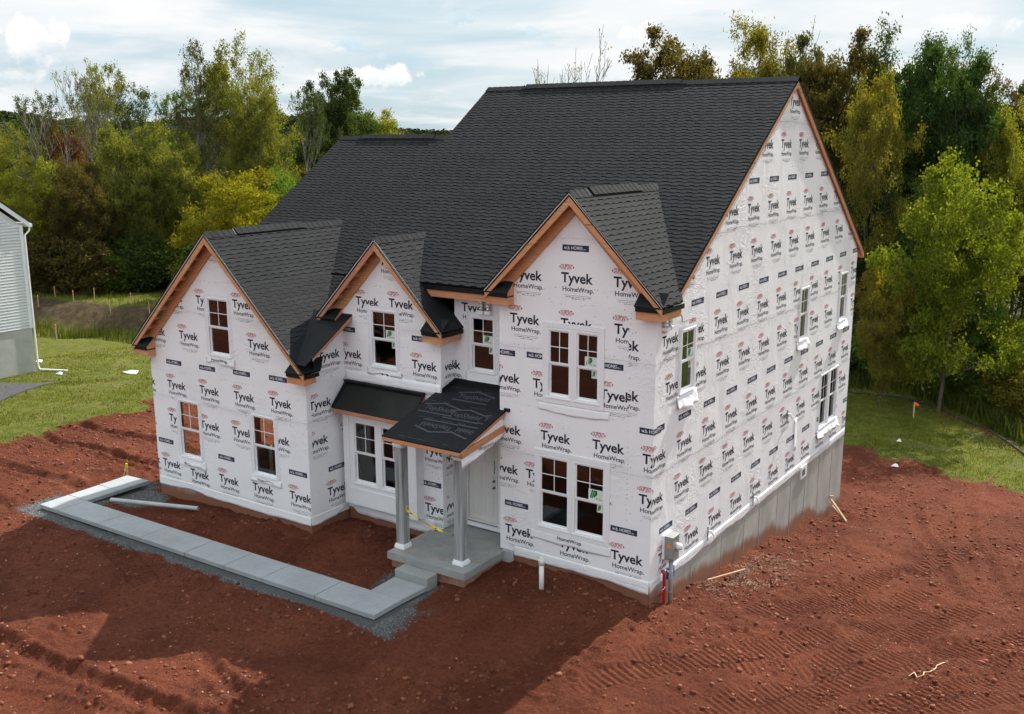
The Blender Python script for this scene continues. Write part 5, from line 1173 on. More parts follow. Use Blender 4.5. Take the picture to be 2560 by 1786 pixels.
mb = MB(); mb.box((.09, .705, -.38), (.21, .72, -.33)); mb.box((.09, .705, .10), (.21, .72, .15)); mb.build('strap', 'foil', em)
mb = MB(); mb.tube([(.06, .86, .36), (.06, .86, .12), (.05, .86, .02)], .018, 8); mb.build('wire_lead', 'white_vinyl', em)
mb = MB(); mb.box((.012, .80, -.12), (.10, 1.06, .14)); o = tag(mb.build('blue_box', 'blue_box'), 'small blue box on the wall behind the meter conduit', 'box'); bevel(o, .01)
mb = MB(); mb.tube([(.10, .44, .24), (.13, .45, .16), (.14, .47, -.2), (.13, .48, -.7), (.13, .48, -1.0)], [.055, .034, .036, .036, .036], 12); rc = tag(mb.build('conduit_sleeve', 'red_plastic', smooth=True), 'bright red plastic conduit rising beside the grey meter conduit', 'conduit')
mb = MB(); mb.tube([(.14, .47, -.14), (.20, .36, -.10), (.22, .22, -.13), (.16, .16, -.24)], .022, 8); mb.build('red_tail', 'red_plastic', rc, True)
# warning tape on the porch columns
tp = thing('caution_tape', (-5.0, -1.2, .9), 'yellow and black caution tape tied between the two porch columns', 'tape')
mb = MB()
for cx, z_ in ((-5.86, .92), (-4.14, .62)):
    mb.box((cx - .108, -1.309, z_ - .03), (cx + .108, -1.306, z_ + .03)); mb.box((cx + .106, -1.305, z_ - .03), (cx + .109, -1.095, z_ + .03)); mb.box((cx - .109, -1.305, z_ - .028), (cx - .106, -1.095, z_ + .03))
pts = []
for k in range(13):
    f_ = k / 12; pts.append(Vector((-5.75 + 1.50 * f_, -1.22 + .02 * math.sin(f_ * 5), .92 - .30 * f_ - .10 * math.sin(f_ * 3.14))))
for i in range(12):
    w0, w1 = .03 * math.cos(i * .5), .03 * math.cos((i + 1) * .5); q0, q1 = .022 * math.sin(i * .5), .022 * math.sin((i + 1) * .5)
    mb.face([pts[i] - Vector((0, q0, w0)), pts[i + 1] - Vector((0, q1, w1)), pts[i + 1] + Vector((0, q1, w1)), pts[i] + Vector((0, q0, w0))], 0)
mb.face([(-5.75, -1.22, .92), (-5.70, -1.24, 1.05), (-5.66, -1.25, 1.04), (-5.72, -1.21, .90)], 0)
mb.build('ribbon', 'tape_yellow', tp)
mb = MB()
for i in range(1, 12, 2):
    a_, b_ = pts[i], pts[i].lerp(pts[i + 1], .55); mb.face([a_ + Vector((0, -.006, -.012)), b_ + Vector((0, -.006, -.012)), b_ + Vector((0, -.006, .012)), a_ + Vector((0, -.006, .012))])
for cx, z_ in ((-5.86, .92), (-4.14, .62)):
    for k in (-.07, 0, .05): mb.box((cx + k, -1.3115, z_ - .015), (cx + k + .035, -1.3095, z_ + .015))
mb.build('ribbon_print', 'tape_black', tp)
# boards leaning at the rear corner, stakes, scraps
bd = thing('leaning_boards', (.5, 12.9, gz(.5, 12.9)), 'two short pine boards leaning on the rear corner of the foundation', 'boards')
mb = MB(); mb.bar((.10, 12.75, -1.85), (.62, 12.9, gz(.62, 12.9) + .02), .10, .04, up=(1, 0, .3)); mb.build('board', 'stake_wood', bd)
mb = MB(); mb.bar((.16, 12.88, -2.15), (.52, 13.05, gz(.5, 13.05) + .02), .09, .04, up=(1, 0, .3)); mb.bar((.10, 12.72, -1.83), (.16, 12.9, -1.86), .04, .10); mb.build('board', 'stake_wood', bd)
ys_ = thing('marked_stake', (-17.05, -.85, gz(-17.05, -.85)), 'short stake wrapped in yellow tape at the far end of the path', 'stake')
mb = MB(); mb.box((-.025, -.02, -.1), (.025, .02, .42)); mb.build('stake', 'stake_wood', ys_, loc=(0, 0, 0))
mb = MB(); mb.box((-.03, -.026, .33), (.03, .026, .46)); mb.face([(-.02, -.03, .4), (.02, -.03, .4), (-.08, -.08, .02), (-.13, -.06, .02)]); mb.face([(.02, .03, .48), (.05, .02, .48), (.06, .0, .62), (.02, .0, .60)]); mb.build('ribbon', 'tape_yellow', ys_, loc=(0, 0, 0))
def stake(x, y, h_, label, flag=False, grp=None):
    s_ = thing('survey_stake', (x, y, gz(x, y)), label, 'stake', grp)
    mb = MB(); mb.box((-.03, -.015, -.2), (.03, .015, h_ - .06)); mb.prism([(-.03, -.015, h_ - .06), (.03, -.015, h_ - .06), (0, -.015, h_)], (0, .03, 0)); mb.build('stake', 'stake_wood', s_, loc=(0, 0, 0))
    mb = MB()
    if flag: mb.prism([(0, -.018, h_ - .02), (.20, -.05, h_ - .08), (.18, -.03, h_ - .20), (0, -.018, h_ - .16)], (0, .006, 0))
    else: mb.box((-.034, -.02, h_ - .20), (.034, .02, h_ - .12))
    mb.build('ribbon', 'flag_orange', s_, loc=(0, 0, 0)); return s_
for (x_, y_), nm in zip(((-54.5, 18.7), (-55.6, 20.6), (-52.8, 20.2), (-52.4, 21.5), (-49.4, 20.6), (-49.1, 22.0), (-46.1, 21.2)), ('first from the left', 'second from the left', 'third from the left', 'fourth from the left', 'fifth from the left', 'sixth from the left', 'seventh, nearest the garage eave')):
    stake(x_, y_, .80, 'wooden survey stake on the basin berm, ' + nm, grp='stakes on the basin berm')
stake(-46.4, 14.9, 1.0, 'stake with orange flag in front of the reeds at left', True); stake(-.7, 27.8, .75, 'stake with orange flag on the lawn at right', True)
for x_, y_, s_, mt, lb in ((-40.4, 10.2, .28, 'scrap', 'white scrap on the grass just right of the white sided house corner'), (-36.8, 9.1, .25, 'scrap', 'white paper scrap beside the downspout end on the grass'), (-33.7, 11.0, .5, 'scrap_mint', 'pale mint sheet lying on the lawn left of the garage'), (-.2, 23.1, .10, 'scrap', 'tiny white scrap on the right lawn near the dirt edge'), (.5, 19.6, .14, 'scrap', 'pale flat stone scrap at the rear edge of the right dirt')):
    mb = MB(); z_ = gz(x_, y_); mb.raw([(x_ - s_, y_ - s_ * .3, z_ + .04), (x_ + s_ * .1, y_ - s_ * .5, z_ + .05), (x_ + s_, y_ - s_ * .1, z_ + .04), (x_ + s_ * .5, y_ + s_ * .5, z_ + .12), (x_ - s_ * .5, y_ + s_ * .45, z_ + .10), (x_, y_, z_ + .16)], [(0, 1, 5), (1, 2, 5), (2, 3, 5), (3, 4, 5), (4, 0, 5)])
    o = mb.build('scrap', mt); sd = o.modifiers.new('th', 'SOLIDIFY'); sd.thickness = .008; tag(o, lb, 'scrap')
mb = MB(); pts = [(5.62, 2.55), (5.58, 2.3), (5.50, 2.05), (5.52, 1.8), (5.46, 1.55), (5.38, 1.42), (5.40, 1.28), (5.30, 1.2), (5.22, 1.3), (5.16, 1.12)]
for i in range(len(pts) - 1):
    (x0_, y0_), (x1_, y1_) = pts[i], pts[i + 1]; mb.bar((x0_, y0_, gz(x0_, y0_) + .04), (x1_, y1_, gz(x1_, y1_) + .04), .014 + .008 * (i % 2), .008)
tag(mb.build('string_scrap', 'stake_wood'), 'crumpled strip of white string on the dirt at lower right', 'string')
mb = MB(); mb.bar((-.02 + .25, 2.65, gz(.25, 2.65) + .06), (.55, 4.25, gz(.55, 4.25) + .08), .03, .025); tag(mb.build('thin_stick', 'stake_wood'), 'thin pale stick lying on the litter by the right foundation', 'stick')
# silt sock along the wood edge at right
mb = MB(); sp = [(-6.5, 31.9), (-4.5, 31.5), (-2.2, 31.8), (-.5, 30.7), (1.1, 28.9), (2.5, 27.9), (3.6, 26.2), (4.6, 24.2)]
mb.tube([(a, b_, gz(a, b_) + .03) for a, b_ in sp], .05, 10); tag(mb.build('silt_sock', 'silt', smooth=True), 'black silt sock along the wood edge of the right lawn', 'silt sock')
x, y = scatter(1600, (-1, 5, 24.5, 31), lambda x, y: .5 * np.exp(-((y - np.interp(x, [-1, 1.1, 2.5, 3.6, 5], [30.4, 28.7, 27.6, 26, 24.2])) / .3) ** 2)); tag(rocks('earth_spill', x, y, .04 + .08 * rng.random(len(x)), 'clod'), 'brown loose earth spilled along the silt sock', 'soil', kind='stuff')
# cartons inside the garage, seen through its right window
ct = 0
for i_ in range(2):
    for k_ in range(3):
        mb = MB(); cx, cy = -12.85 + i_ * .36, .75 + i_ * .36; mb.box((-.2, -.2, 0), (.2, .2, .33)); o = mb.build('carton', 'carton', loc=(cx, cy, -.28 + k_ * .335)); o.rotation_euler.z = .78; bevel(o, .006)
        mb = MB(); mb.box((-.1, -.2035, .1), (.12, -.2005, .24)); mb.build('print', 'ink_grey', o, loc=(0, 0, 0)); mb = MB(); mb.box((.2005, -.1, .1), (.2035, .12, .24)); mb.build('print', 'ink_grey', o, loc=(0, 0, 0))
        tag(o, 'pale carton seen through the right garage window, ' + ('left' if i_ == 0 else 'right') + ' stack, ' + ('bottom', 'middle', 'top')[k_], 'carton', 'cartons stacked in the garage')

# ------------------------------------------------------------------ neighbour's house at the left edge
NX, NY = -38.4, 8.9; ngz = -1.95
NB = thing('neighbour_house', (NX - 4, NY - 5, ngz), 'neighbouring house with white lap siding at the left edge of the photo', 'house')
zf, zev = ngz + 2.25, 5.35
simple('pale_concrete', (0.46, 0.45, 0.42), 0.85, 0.18, 1.2, 8, .2, .006); mb = MB(); mb.box((NX - 9, NY - 11, ngz - 1), (NX - .02, NY - .02, zf)); mb.build('foundation', 'pale_concrete', NB)
mb = MB(); mb.box((NX - 9, NY - 11, zf), (NX - .05, NY - .05, zev)); mb.prism([(NX - .05, NY - .05, zev), (NX - .05, NY - 11, zev), (NX - .05, NY - 5.5, zev + 4.2)], (-8.9, 0, 0)); mb.build('wall', 'siding', NB)
pr = MB(); e_ = .145; nb_ = int((zev + 3.8 - zf) / e_)
for k in range(nb_):
    z_ = zf + k * e_; y1_ = NY - .16 if z_ < zev - .1 else NY - .16 - (z_ - zev + .1) * 1.31 - .25; y0_ = NY - 11 if z_ < zev - .1 else NY - 11 + (z_ - zev + .1) * 1.31
    mb = MB(); mb.prism([(NX - .049, y1_, z_), (NX + .018, y1_, z_ + .002), (NX + .006, y1_, z_ + e_ * .58), (NX - .030, y1_, z_ + e_ * .66), (NX - .030, y1_, z_ + e_ - .001), (NX - .049, y1_, z_ + e_ - .001)], (0, y0_ - y1_, 0)); mb.build('siding_board', 'siding', NB)
mb = MB(); mb.box((NX - .10, NY - .16, zf - .02), (NX + .03, NY + .01, zev)); mb.build('corner_board', 'white_vinyl', NB)
mb = MB(); mb.prism([(NX + .12, NY + .30, zev - .12), (NX + .12, NY - 5.5, zev + 4.35), (NX + .12, NY - 5.5, zev + 4.60), (NX + .12, NY + .34, zev + .10)], (-.05, 0, 0)); mb.build('rake_board', 'white_vinyl', NB)
mb = MB(); mb.prism([(NX + .14, NY + .34, zev + .11), (NX + .14, NY - 5.5, zev + 4.62), (NX + .14, NY - 5.5, zev + 4.70), (NX + .14, NY + .36, zev + .18)], (-9.2, 0, 0)); mb.build('roof', 'shingle', NB)
mb = MB(); mb.prism([(NX + .14, NY - 11.34, zev + .11), (NX + .14, NY - 5.505, zev + 4.62), (NX + .14, NY - 5.505, zev + 4.70), (NX + .14, NY - 11.36, zev + .18)], (-9.2, 0, 0)); mb.build('roof', 'shingle', NB)
mb = MB(); mb.prism([(NX + .12, NY - 11.30, zev - .12), (NX + .12, NY - 5.505, zev + 4.35), (NX + .12, NY - 5.505, zev + 4.60), (NX + .12, NY - 11.34, zev + .10)], (-.05, 0, 0)); mb.build('rake_board', 'white_vinyl', NB)
mb = MB(); mb.box((NX - 9, NY + .30, zev - .10), (NX + .14, NY + .44, zev + .06)); mb.build('gutter', 'white_vinyl', NB)
mb = MB(); mb.tube([(NX + .03, NY + .38, zev - .08), (NX + .03, NY + .30, zev - .3), (NX + .03, NY + .07, zev - .5), (NX + .03, NY + .07, ngz + .3), (NX + .1, NY + .12, ngz + .1), (NX + 1.2, NY + .9, ngz + .03)], .045, 8); mb.build('downspout', 'white_vinyl', NB)
for y_ in (NY - 3.0, NY - 2.5):
    mb = MB(); mb.tube([(NX - .02, y_, zf + .28), (NX + .12, y_, zf + .28), (NX + .2, y_, zf + .18), (NX + .14, y_, zf + .5), (NX + .02, y_, zf + .55)], .06, 8); mb.build('vent_pipe', 'white_vinyl', NB)
mb = MB(); D0, D1, nD = Vector((-33.4, 5.5)), Vector((-62, -9.5)), 40; sd_ = Vector((-(D1 - D0).normalized().y, (D1 - D0).normalized().x)) * 2.6
dv = [D0.lerp(D1, i / nD) + sd_ * (k / 3 - 1) for i in range(nD + 1) for k in range(7)]
mb.raw([(p_.x, p_.y, gz(p_.x, p_.y) + .05) for p_ in dv], [(i * 7 + k, (i + 1) * 7 + k, (i + 1) * 7 + k + 1, i * 7 + k + 1) for i in range(nD) for k in range(6)])
o = struct(mb.build('driveway', 'asphalt')); sd = o.modifiers.new('th', 'SOLIDIFY'); sd.thickness = .12; sd.offset = -1 if True else 1
def ray_pt0(u, dist):
    az = 0.5974 - math.atan((u - 1280) / 2506.3); return CAMP.x - math.sin(az) * dist, CAMP.y + math.cos(az) * dist
# far grey house glimpsed between trees, power lines
fh = thing('far_house', (-67.5, 60.5, -2), 'grey house glimpsed between the trees left of the lower roof', 'house')
FHX, FHY = ray_pt0(762, 108)
mb = MB(); mb.box((FHX - 6, FHY - 2.2, -3), (FHX, FHY + 6, 6.6)); mb.build('wall', 'house_grey', fh); mb = MB(); mb.prism([(FHX + .1, FHY - 2.5, 6.5), (FHX + .1, FHY + 6.3, 6.5), (FHX + .1, FHY + 2, 9.0)], (-6.2, 0, 0)); mb.build('roof', 'house_grey', fh); mb = MB(); mb.box((FHX + .002, FHY - 2.3, -3), (FHX + .2, FHY - 1.2, 5.4)); mb.build('corner_board', 'white_vinyl', fh)
for k, zz in enumerate((15.2, 12.8)):
    mb = MB(); mb.tube([Vector((-215, 75 + 6 * k, zz)).lerp(Vector((-175, 135 + 6 * k, zz - 3)), f_) + Vector((0, 0, -1.2 * math.sin(3.14 * f_))) for f_ in np.linspace(0, 1, 12)], .06, 4); tag(mb.build('power_line', 'wire'), ('upper' if k == 0 else 'lower') + ' power line wire crossing the woods at far left', 'wire')

# ------------------------------------------------------------------ trees
def branch(mb, p0, d, L_, r0, lvl, prm, tips, rg):
    n = 5 if lvl == 0 else 4; pts = [p0.copy()]; rad = [r0]; d = d.copy()
    for i in range(n):
        w_ = prm['wig'] * (1 if lvl else .5)
        d = (d + Vector((rg.uniform(-w_, w_), rg.uniform(-w_, w_), rg.uniform(-w_, w_) * .6 + prm['up'] * (lvl > 0)))).normalized()
        pts.append(pts[-1] + d * (L_ / n)); rad.append(r0 * (1 - (i + 1) / n * (.62 if lvl == 0 else .8)))
    rad = [max(r_, prm.get('rmin', .012)) for r_ in rad]
    mb.tube(pts, rad, 7 if lvl == 0 else (5 if lvl == 1 else 3), cap=False)
    if lvl >= prm['lev']: tips += [(pts[-1], lvl), (pts[-2], lvl)]; return
    cnt = prm['n'][lvl]
    for i in range(cnt):
        f_ = prm['start'][lvl] + (1 - prm['start'][lvl]) * (i + rg.random()) / cnt; k = min(f_ * n, n - .001); j = int(k); q_ = pts[j].lerp(pts[j + 1], k - j); rr = rad[j] * .62
        az = i * 2.4 + rg.uniform(-.5, .5) + prm.get('az', 0); tilt = rg.uniform(*prm['tilt'])
        ax = d.cross(Vector((0, 0, 1))); ax = ax.normalized() if ax.length > .05 else Vector((1, 0, 0)); base_d = (pts[j + 1] - pts[j]).normalized()
        s_ = (Vector((math.cos(az), math.sin(az), 0))); s_ = (s_ - base_d * s_.dot(base_d)).normalized()
        nd = (base_d * math.cos(tilt) + s_ * math.sin(tilt)).normalized()
        Lk = L_ * prm['ratio'][lvl] * (1.15 - .6 * (f_ if prm['cone'] else abs(f_ - .45))) * rg.uniform(.75, 1.2)
        branch(mb, q_, nd, Lk, rr, lvl + 1, prm, tips, rg)
    tips.append((pts[-1], lvl))
def leaves(tips, per, spread, size, rg, drop=.0, flat=.75, keep=1.0):
    T = np.array([tuple(t_[0]) for t_ in tips if rg.random() < keep]); n = len(T); k = n * per
    C_ = np.repeat(T, per, 0); off = rng.normal(size=(k, 3)) * spread * np.array([1, 1, flat]) * np.repeat(.5 + rng.random((n, 1)) * .8, per, 0); C_ = C_ + off; C_[:, 2] -= drop * np.abs(rng.normal(size=k))
    nrm = rng.normal(size=(k, 3)); nrm[:, 2] = np.abs(nrm[:, 2]) * .9 + .15; nrm /= np.linalg.norm(nrm, axis=1)[:, None]
    a = np.cross(nrm, rng.normal(size=(k, 3))); a /= np.linalg.norm(a, axis=1)[:, None]; b_ = np.cross(nrm, a)
    s_ = size * (.6 + .8 * rng.random((k, 1))); a = a * s_; b_ = b_ * s_ * (.45 + .3 * rng.random((k, 1)))
    V = np.stack([C_ - a, C_ - b_ + nrm * s_ * .12, C_ + a, C_ + b_ + nrm * s_ * .12], 1)
    return V.reshape(-1, 3), np.arange(4 * k).reshape(k, 4)
PRM = {
 'tall': dict(H=18, r=.22, lev=3, n=(13, 5, 4), start=(.30, .25, .2), ratio=(.34, .48, .5), tilt=(.45, .95), wig=.16, up=.10, cone=False, per=52, spread=.34, size=.080, flat=.9, keep=1),
 'oak': dict(H=15, r=.26, lev=3, n=(12, 6, 4), start=(.28, .25, .2), ratio=(.36, .45, .5), tilt=(.55, 1.15), wig=.22, up=.06, cone=False, per=58, spread=.31, size=.088, flat=.7, keep=1),
 'bushy': dict(H=10, r=.16, lev=3, n=(13, 6, 4), start=(.14, .2, .2), ratio=(.46, .48, .5), tilt=(.55, 1.2), wig=.20, up=.07, cone=False, per=56, spread=.34, size=.076, flat=.75, keep=1),
 'sparse': dict(H=16, r=.21, rmin=.020, lev=3, n=(9, 5, 4), start=(.38, .3, .25), ratio=(.38, .5, .5), tilt=(.35, .85), wig=.26, up=.14, cone=False, per=32, spread=.24, size=.078, flat=.9, keep=.62),
 'bare': dict(H=14, r=.17, rmin=.024, lev=3, n=(7, 5, 4), start=(.32, .3, .25), ratio=(.42, .5, .5), tilt=(.3, .8), wig=.20, up=.13, cone=False, per=6, spread=.22, size=.08, flat=.9, keep=.10),
 'shrub': dict(H=3.2, r=.05, lev=2, n=(11, 6), start=(.05, .2), ratio=(.62, .5), tilt=(.5, 1.2), wig=.25, up=.08, cone=False, per=50, spread=.26, size=.085, flat=.8, keep=1),
}
PROTO = {}
def make_proto(kind, var):
    prm = PRM[kind]; rg = random.Random(hash(kind) % 1000 if False else sum(map(ord, kind)) * 13 + var * 101); mb = MB(); tips = []
    branch(mb, Vector((0, 0, -.3)), Vector((rg.uniform(-.08, .08), rg.uniform(-.08, .08), 1)).normalized(), prm['H'] * .92, prm['r'], 0, prm, tips, rg)
    if kind == 'shrub':
        for s_ in range(3): branch(mb, Vector((rg.uniform(-.5, .5), rg.uniform(-.5, .5), -.2)), Vector((rg.uniform(-.5, .5), rg.uniform(-.5, .5), 1)).normalized(), prm['H'] * rg.uniform(.6, .85), prm['r'], 0, prm, tips, rg)
    tips = [t_ for t_ in tips if t_[0].z > prm['H'] * .06]
    V, F = leaves(tips, prm['per'], prm['spread'], prm['size'] * 1.25, rg, flat=prm['flat'], keep=prm['keep'])
    tme = mb.mesh('trunk', 'bark_pale' if kind in ('bare', 'sparse') else 'bark', True); cme = quads_mesh('crown', V, F, 'leaf_green')
    hw = np.percentile(np.hypot(V[:, 0], V[:, 1]), 90) if len(V) else 2; top = max(V[:, 2].max() if len(V) else 0, max(v_[2] for v_ in mb.v))
    PROTO[(kind, var)] = (tme, cme, hw, top); return PROTO[(kind, var)]
for kd, nv in (('tall', 3), ('oak', 3), ('bushy', 4), ('sparse', 3), ('bare', 2), ('shrub', 3)):
    for v_ in range(nv): make_proto(kd, v_)
NVAR = {'tall': 3, 'oak': 3, 'bushy': 4, 'sparse': 3, 'bare': 2, 'shrub': 3}
def plant(kind, x, y, ztop, hw, colour, label, grp=None, var=None, name=None, cat='tree', minr=.9):
    var = random.randrange(NVAR[kind]) if var is None else var; tme, cme, phw, ptop = PROTO[(kind, var)]; z = gz(x, y) - .1
    sz = (ztop - z) / ptop; sx_ = max(hw / phw, sz * .55) if hw else sz * random.uniform(minr, 1.15)
    t_ = thing(name or {'shrub': 'shrub', 'bare': 'bare_tree'}.get(kind, 'broadleaf_tree'), (x, y, z), label, cat, grp); t_.rotation_euler.z = random.uniform(0, 6.28); t_.scale = (sx_, sx_, sz)
    for nm, me_, mt in (('trunk', tme, None), ('crown', cme, 'leaf_' + colour)):
        o = bpy.data.objects.new(nm, me_); COL.objects.link(o); o.parent = t_
        if mt and colour != 'bark':
            o.material_slots[0].link = 'OBJECT'; o.material_slots[0].material = MATS[mt]
        elif mt: o.material_slots[0].link = 'OBJECT'; o.material_slots[0].material = MATS['leaf_olive']
    return t_
TREES = [
('bushy',-60.3,22.1,8.4,2.1,'yellowgreen','yellow-green bushy tree at the left edge of the photo, above the white sided house'),
('bushy',-64.3,27.1,11.2,1.8,'rust','rust-red tree among the green woods at the far left'),
('bare',-59.6,23.3,12.8,2.0,'bark','leaning leafless tree with long bare limbs in front of the rust-red tree'),
('bare',-63.2,28.8,14.9,1.8,'bark','thin bare tree with fine twigs just right of the rust-red tree'),
('sparse',-58.7,28.3,15.4,2.2,'olive','tall sparse tree with scattered leaves, first of the tall trees from the left'),
('sparse',-57.5,33.3,17.2,2.6,'darkolive','tall ash-like tree with dark leaf clumps and curved trunk, left of the tallest left-hand tree'),
('tall',-54.2,37.3,18.0,3.4,'olive','tallest loose-crowned tree of the left-hand woods, above the yellow tree'),
('sparse',-62.3,40.1,16.0,2.4,'darkgreen','dark loose tree half hidden just left of the tallest left-hand tree'),
('sparse',-55.8,44.5,13.9,1.4,'darkgreen','slim dark tree with wispy top between the tallest left-hand tree and the oak'),
('oak',-57.6,51.2,16.2,2.3,'darkgreen','dark oak with a narrow clumped crown standing above the lower roof ridge'),
('bushy',-73.5,75.9,13.3,3.0,'yellowgreen','round yellow-green tree above the right end of the lower roof ridge'),
('oak',-67.1,64.2,13.6,3.2,'green','broad dark green tree between the narrow oak and the round yellow-green tree'),
('bushy',-46.1,28.3,7.7,2.9,'yellow','bright yellow tree just left of the lower roof'),
('bushy',-56.7,27.7,11.2,2.3,'olive','olive green tree with a rounded top left of the curved ash trunk'),
('bushy',-56.8,24.0,8.4,2.1,'browngreen','brownish olive tree in front, between the rust-red tree and the yellow tree'),
('bushy',-49.6,36.5,8.0,1.9,'brightgreen','bright green leafy tree tucked against the lower roof slope'),
('bushy',-70.8,27.9,10.8,2.3,'green','mid green tree at the left edge, left of the rust-red tree'),
('bushy',-54.6,30.5,10.5,2.2,'olive','olive tree behind the yellow tree, right of the rounded olive tree'),
('bushy',-56.7,40.5,11.0,2.5,'green','leafy green tree at the foot of the tallest left-hand tree'),
('bushy',-61.8,52.6,12.3,2.5,'green','mid green tree left below the narrow oak, behind the lower roof'),
('bare',-23.8,39.2,16.4,1.8,'bark','bare tree with upright leafless stems behind the main roof ridge'),
('bare',-27.9,41.4,14.6,1.6,'bark','small bare tree with a few last leaves left of the upright bare stems'),
('oak',-19.3,39.3,16.2,2.7,'browngreen','dark brownish oak above the right half of the main roof ridge'),
('tall',-15.1,43.3,17.5,2.8,'yellowolive','tall yellow-green tree rising highest behind the gable peak'),
('bare',-14.0,50.1,17.4,1.6,'bark','wispy bare-topped tree right of the tallest yellow-green tree'),
('oak',-8.9,41.3,15.7,2.0,'browngreen','dark brown-green tree right of the gable peak'),
('tall',-4.6,41.3,16.2,2.2,'deepgreen','tall deep green tree with upright leafy tips at right'),
('tall',-1.6,40.9,15.1,1.6,'deepgreen','second deep green upright tree at the right, shorter than its neighbour'),
('tall',-4.8,35.1,13.2,1.5,'yellowolive','olive tree with yellow leaves in front of the deep green trees'),
('bushy',-0.1,30.0,9.6,2.6,'limegreen','bright lime-green spreading tree at the right edge of the photo'),
('tall',0.7,39.3,12.0,1.6,'yellowgreen','tall yellow-green tree cut by the right edge of the photo'),
('bushy',-2.6,29.5,4.2,1.3,'yellowolive','low yellow-olive tree beside the rear corner of the house'),
('bushy',-19.4,45.9,14.0,2.4,'green','green tree filling the gap behind the roof ridge, right of the brownish oak'),
('bushy',-12.1,44.4,12.4,2.1,'green','shaded green tree behind the gable peak'),
('bushy',-2.6,35.6,7.8,1.7,'green','shaded green tree behind the lime-green spreading tree'),
('bushy',-6.1,36.8,8.3,1.5,'darkgreen','dark tree just right of the gable rake, in deep shade'),
('bushy',0.5,35.2,6.9,1.5,'brightgreen','fresh green tree low at the right edge behind the lime-green tree'),
]
for k_, x_, y_, zt_, hw_, c_, lb_ in TREES: plant(k_, x_, y_, zt_, hw_ * 1.12, c_, lb_, 'trees behind the lot')
# filler trees: the woodland mass behind, alike
random.seed(11)
def ray_pt(u, dist):              # bearing measured once, distance in metres
    az = 0.5974 - math.atan((u - 1280) / 2506.3); return CAMP.x - math.sin(az) * dist, CAMP.y + math.cos(az) * dist
WL = 'tree in the dense woodland belt behind the lot'
COLN = {'green': 'mid green', 'olive': 'olive', 'darkgreen': 'dark green', 'browngreen': 'brownish', 'yellowolive': 'yellow-olive', 'darkolive': 'dark olive', 'deepgreen': 'deep green'}
def filler(u, dist, zt_, kinds, cols, where):
    x_, y_ = ray_pt(u, dist); k_ = random.choice(kinds); c_ = random.choice(cols)
    hw_ = 0 if k_ in ('bushy',) else random.uniform(2.0, 3.1)
    plant(k_, x_, y_, zt_, hw_, c_, '%s %s %s' % (COLN[c_], {'bushy': 'bushy tree', 'oak': 'broad tree', 'tall': 'tall tree', 'sparse': 'thin-crowned tree'}[k_], where), 'woodland belt trees', minr=1.0)
for u in range(-160, 1120, 62):
    filler(u + random.uniform(-30, 30), random.uniform(92, 104), random.uniform(6.5, 9.8), ('bushy', 'bushy', 'oak'), ('green', 'olive', 'darkgreen', 'darkolive', 'browngreen', 'yellowolive'), 'in the woodland belt beyond the basin and garage')
    filler(u + random.uniform(-30, 30), random.uniform(112, 128), random.uniform(9.0, 12.0), ('bushy', 'oak'), ('green', 'olive', 'darkgreen', 'darkolive'), 'in the rear row of the left-hand woods')
for u, zt_ in ((160, 13.2), (225, 14.6), (330, 13.8), (365, 15.2), (475, 14.6), (530, 15.6), (560, 13.2), (665, 15.0), (690, 13.0), (790, 12.6), (120, 11.6), (20, 10.8)):
    filler(u, random.uniform(84, 98), zt_, ('sparse', 'tall', 'sparse'), ('olive', 'darkolive', 'green', 'darkgreen'), 'standing above the left-hand woods')
for u in range(1330, 2760, 80):
    filler(u + random.uniform(-40, 40), random.uniform(58, 66), random.uniform(6, 9.5), ('bushy', 'oak', 'tall'), ('green', 'darkgreen', 'browngreen', 'olive', 'darkgreen'), 'low in the right-hand woods')
    filler(u + random.uniform(-40, 40), random.uniform(70, 84), random.uniform(9, 12), ('bushy', 'oak', 'tall'), ('green', 'darkgreen', 'browngreen', 'darkolive'), 'in the rear row of the right-hand woods')
for u, zt_ in ((1590, 13.6), (1700, 14.2), (1750, 15.4), (1820, 14.4), (1950, 15.6), (1990, 14.2), (2060, 14.6), (2150, 14.4), (2190, 13.2), (2260, 14.6), (2370, 14.8), (2420, 13.4), (2500, 13.8), (2570, 12.6), (2620, 14)):
    filler(u, random.uniform(62, 72), zt_, ('oak', 'tall', 'oak'), ('darkgreen', 'green', 'browngreen', 'deepgreen', 'darkolive'), 'in the tall right-hand woods behind the gable')
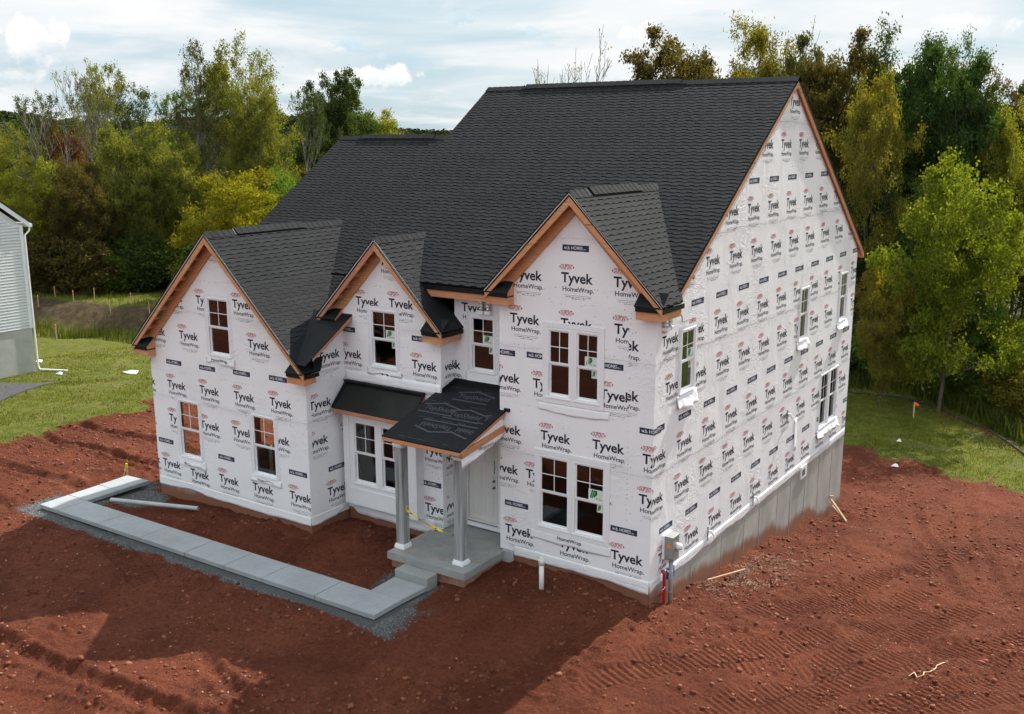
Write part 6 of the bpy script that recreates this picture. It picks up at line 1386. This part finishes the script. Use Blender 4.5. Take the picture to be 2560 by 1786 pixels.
# understory shrubs along the wood edge
def shrub_look(cols, h_, where):
    c_ = random.choice(cols); return c_, '%s %s shrub in the undergrowth %s' % ('low' if h_ < 3 else ('tall' if h_ > 4.6 else 'waist-high' if h_ < 2 else 'leafy'), dict(COLN, brightgreen='bright green')[c_], where)
for u in range(-140, 900, 48):
    for dist, h_ in ((random.uniform(76, 80), random.uniform(2.6, 4.6)), (random.uniform(81, 90), random.uniform(3.4, 6.2))):
        x_, y_ = ray_pt(u + random.uniform(-20, 20), dist)
        if ln(x_, y_) < 23.0: continue
        plant('shrub', x_, y_, gz(x_, y_) + h_, 0, *shrub_look(('darkgreen', 'green', 'olive', 'darkgreen', 'browngreen'), h_, 'below the left-hand woods'), 'undergrowth shrubs at left', cat='shrub', minr=1.0)
for u in range(2060, 2760, 46):
    for dist, h_ in ((random.uniform(47, 51), random.uniform(1.6, 3.0)), (random.uniform(52, 60), random.uniform(2.4, 4.5))):
        x_, y_ = ray_pt(u + random.uniform(-20, 20), dist)
        if y_ < np.interp(x_, [-9, -4.5, -2.2, -.5, 1.1, 3.6, 9], [32.8, 32.8, 33, 32.4, 31, 28.5, 25]): continue
        plant('shrub', x_, y_, gz(x_, y_) + h_, 0, *shrub_look(('green', 'olive', 'yellowolive', 'brightgreen', 'darkgreen'), h_, 'at the edge of the right-hand woods'), 'undergrowth shrubs at right', cat='shrub', minr=1.0)
# far wooded ridge
hx = []; 
for i in range(46):
    for j in range(10):
        az = 0.5974 + .62 - i * 1.25 / 45; dist = 190 + j * 75; hgt = -3 + smooth(np.array(dist), 200, 700) * (19 + 5 * math.sin(i * .55) + 4 * math.sin(i * .21 + 1)); hx.append((CAMP.x - math.sin(az) * dist, CAMP.y + math.cos(az) * dist, float(hgt)))
mb = MB(); mb.raw(hx, [(i * 10 + j, (i + 1) * 10 + j, (i + 1) * 10 + j + 1, i * 10 + j + 1) for i in range(45) for j in range(9)]); simple('hill', (.030, .042, .018), .95, .2, .05); o = struct(mb.build('hills', 'hill', smooth=True))
HX = np.array(hx).reshape(46, 10, 3); n = 5200; i_ = rng.random(n) * 44.9; j_ = rng.random(n) ** .8 * 8.9; ia, ja = i_.astype(int), j_.astype(int); fi, fj = (i_ - ia)[:, None], (j_ - ja)[:, None]
Pc_ = (HX[ia, ja] * (1 - fi) + HX[ia + 1, ja] * fi) * (1 - fj) + (HX[ia, ja + 1] * (1 - fi) + HX[ia + 1, ja + 1] * fi) * fj
per = 22; R_ = (3.0 + 2.6 * rng.random((n, 1, 1))); d_ = rng.normal(size=(n, per, 3)); d_[:, :, 2] = np.abs(d_[:, :, 2]); d_ /= np.linalg.norm(d_, axis=2)[:, :, None]
Cc = Pc_[:, None, :] + d_ * R_ * np.array([1, 1, 1.15]) * (.75 + .3 * rng.random((n, per, 1))) + np.array([0, 0, 2.5]); Cc = Cc.reshape(-1, 3); nn = (d_.reshape(-1, 3) + rng.normal(size=(n * per, 3)) * .22); nn /= np.linalg.norm(nn, axis=1)[:, None]
a_ = np.cross(nn, rng.normal(size=nn.shape)); a_ /= np.linalg.norm(a_, axis=1)[:, None]; b_ = np.cross(nn, a_); s_ = 1.0 + 1.0 * rng.random((len(nn), 1)); a_ *= s_; b_ *= s_ * .8
V = np.stack([Cc - a_, Cc - b_, Cc + a_, Cc + b_], 1).reshape(-1, 3); leafmat('leaf_far', (.026, .036, .016), (.048, .056, .024), .10)
tag(link('distant_woods', quads_mesh('distant_woods', V, np.arange(len(V)).reshape(-1, 4), 'leaf_far')), 'dark wooded ridge on the far horizon', 'woods', kind='stuff')
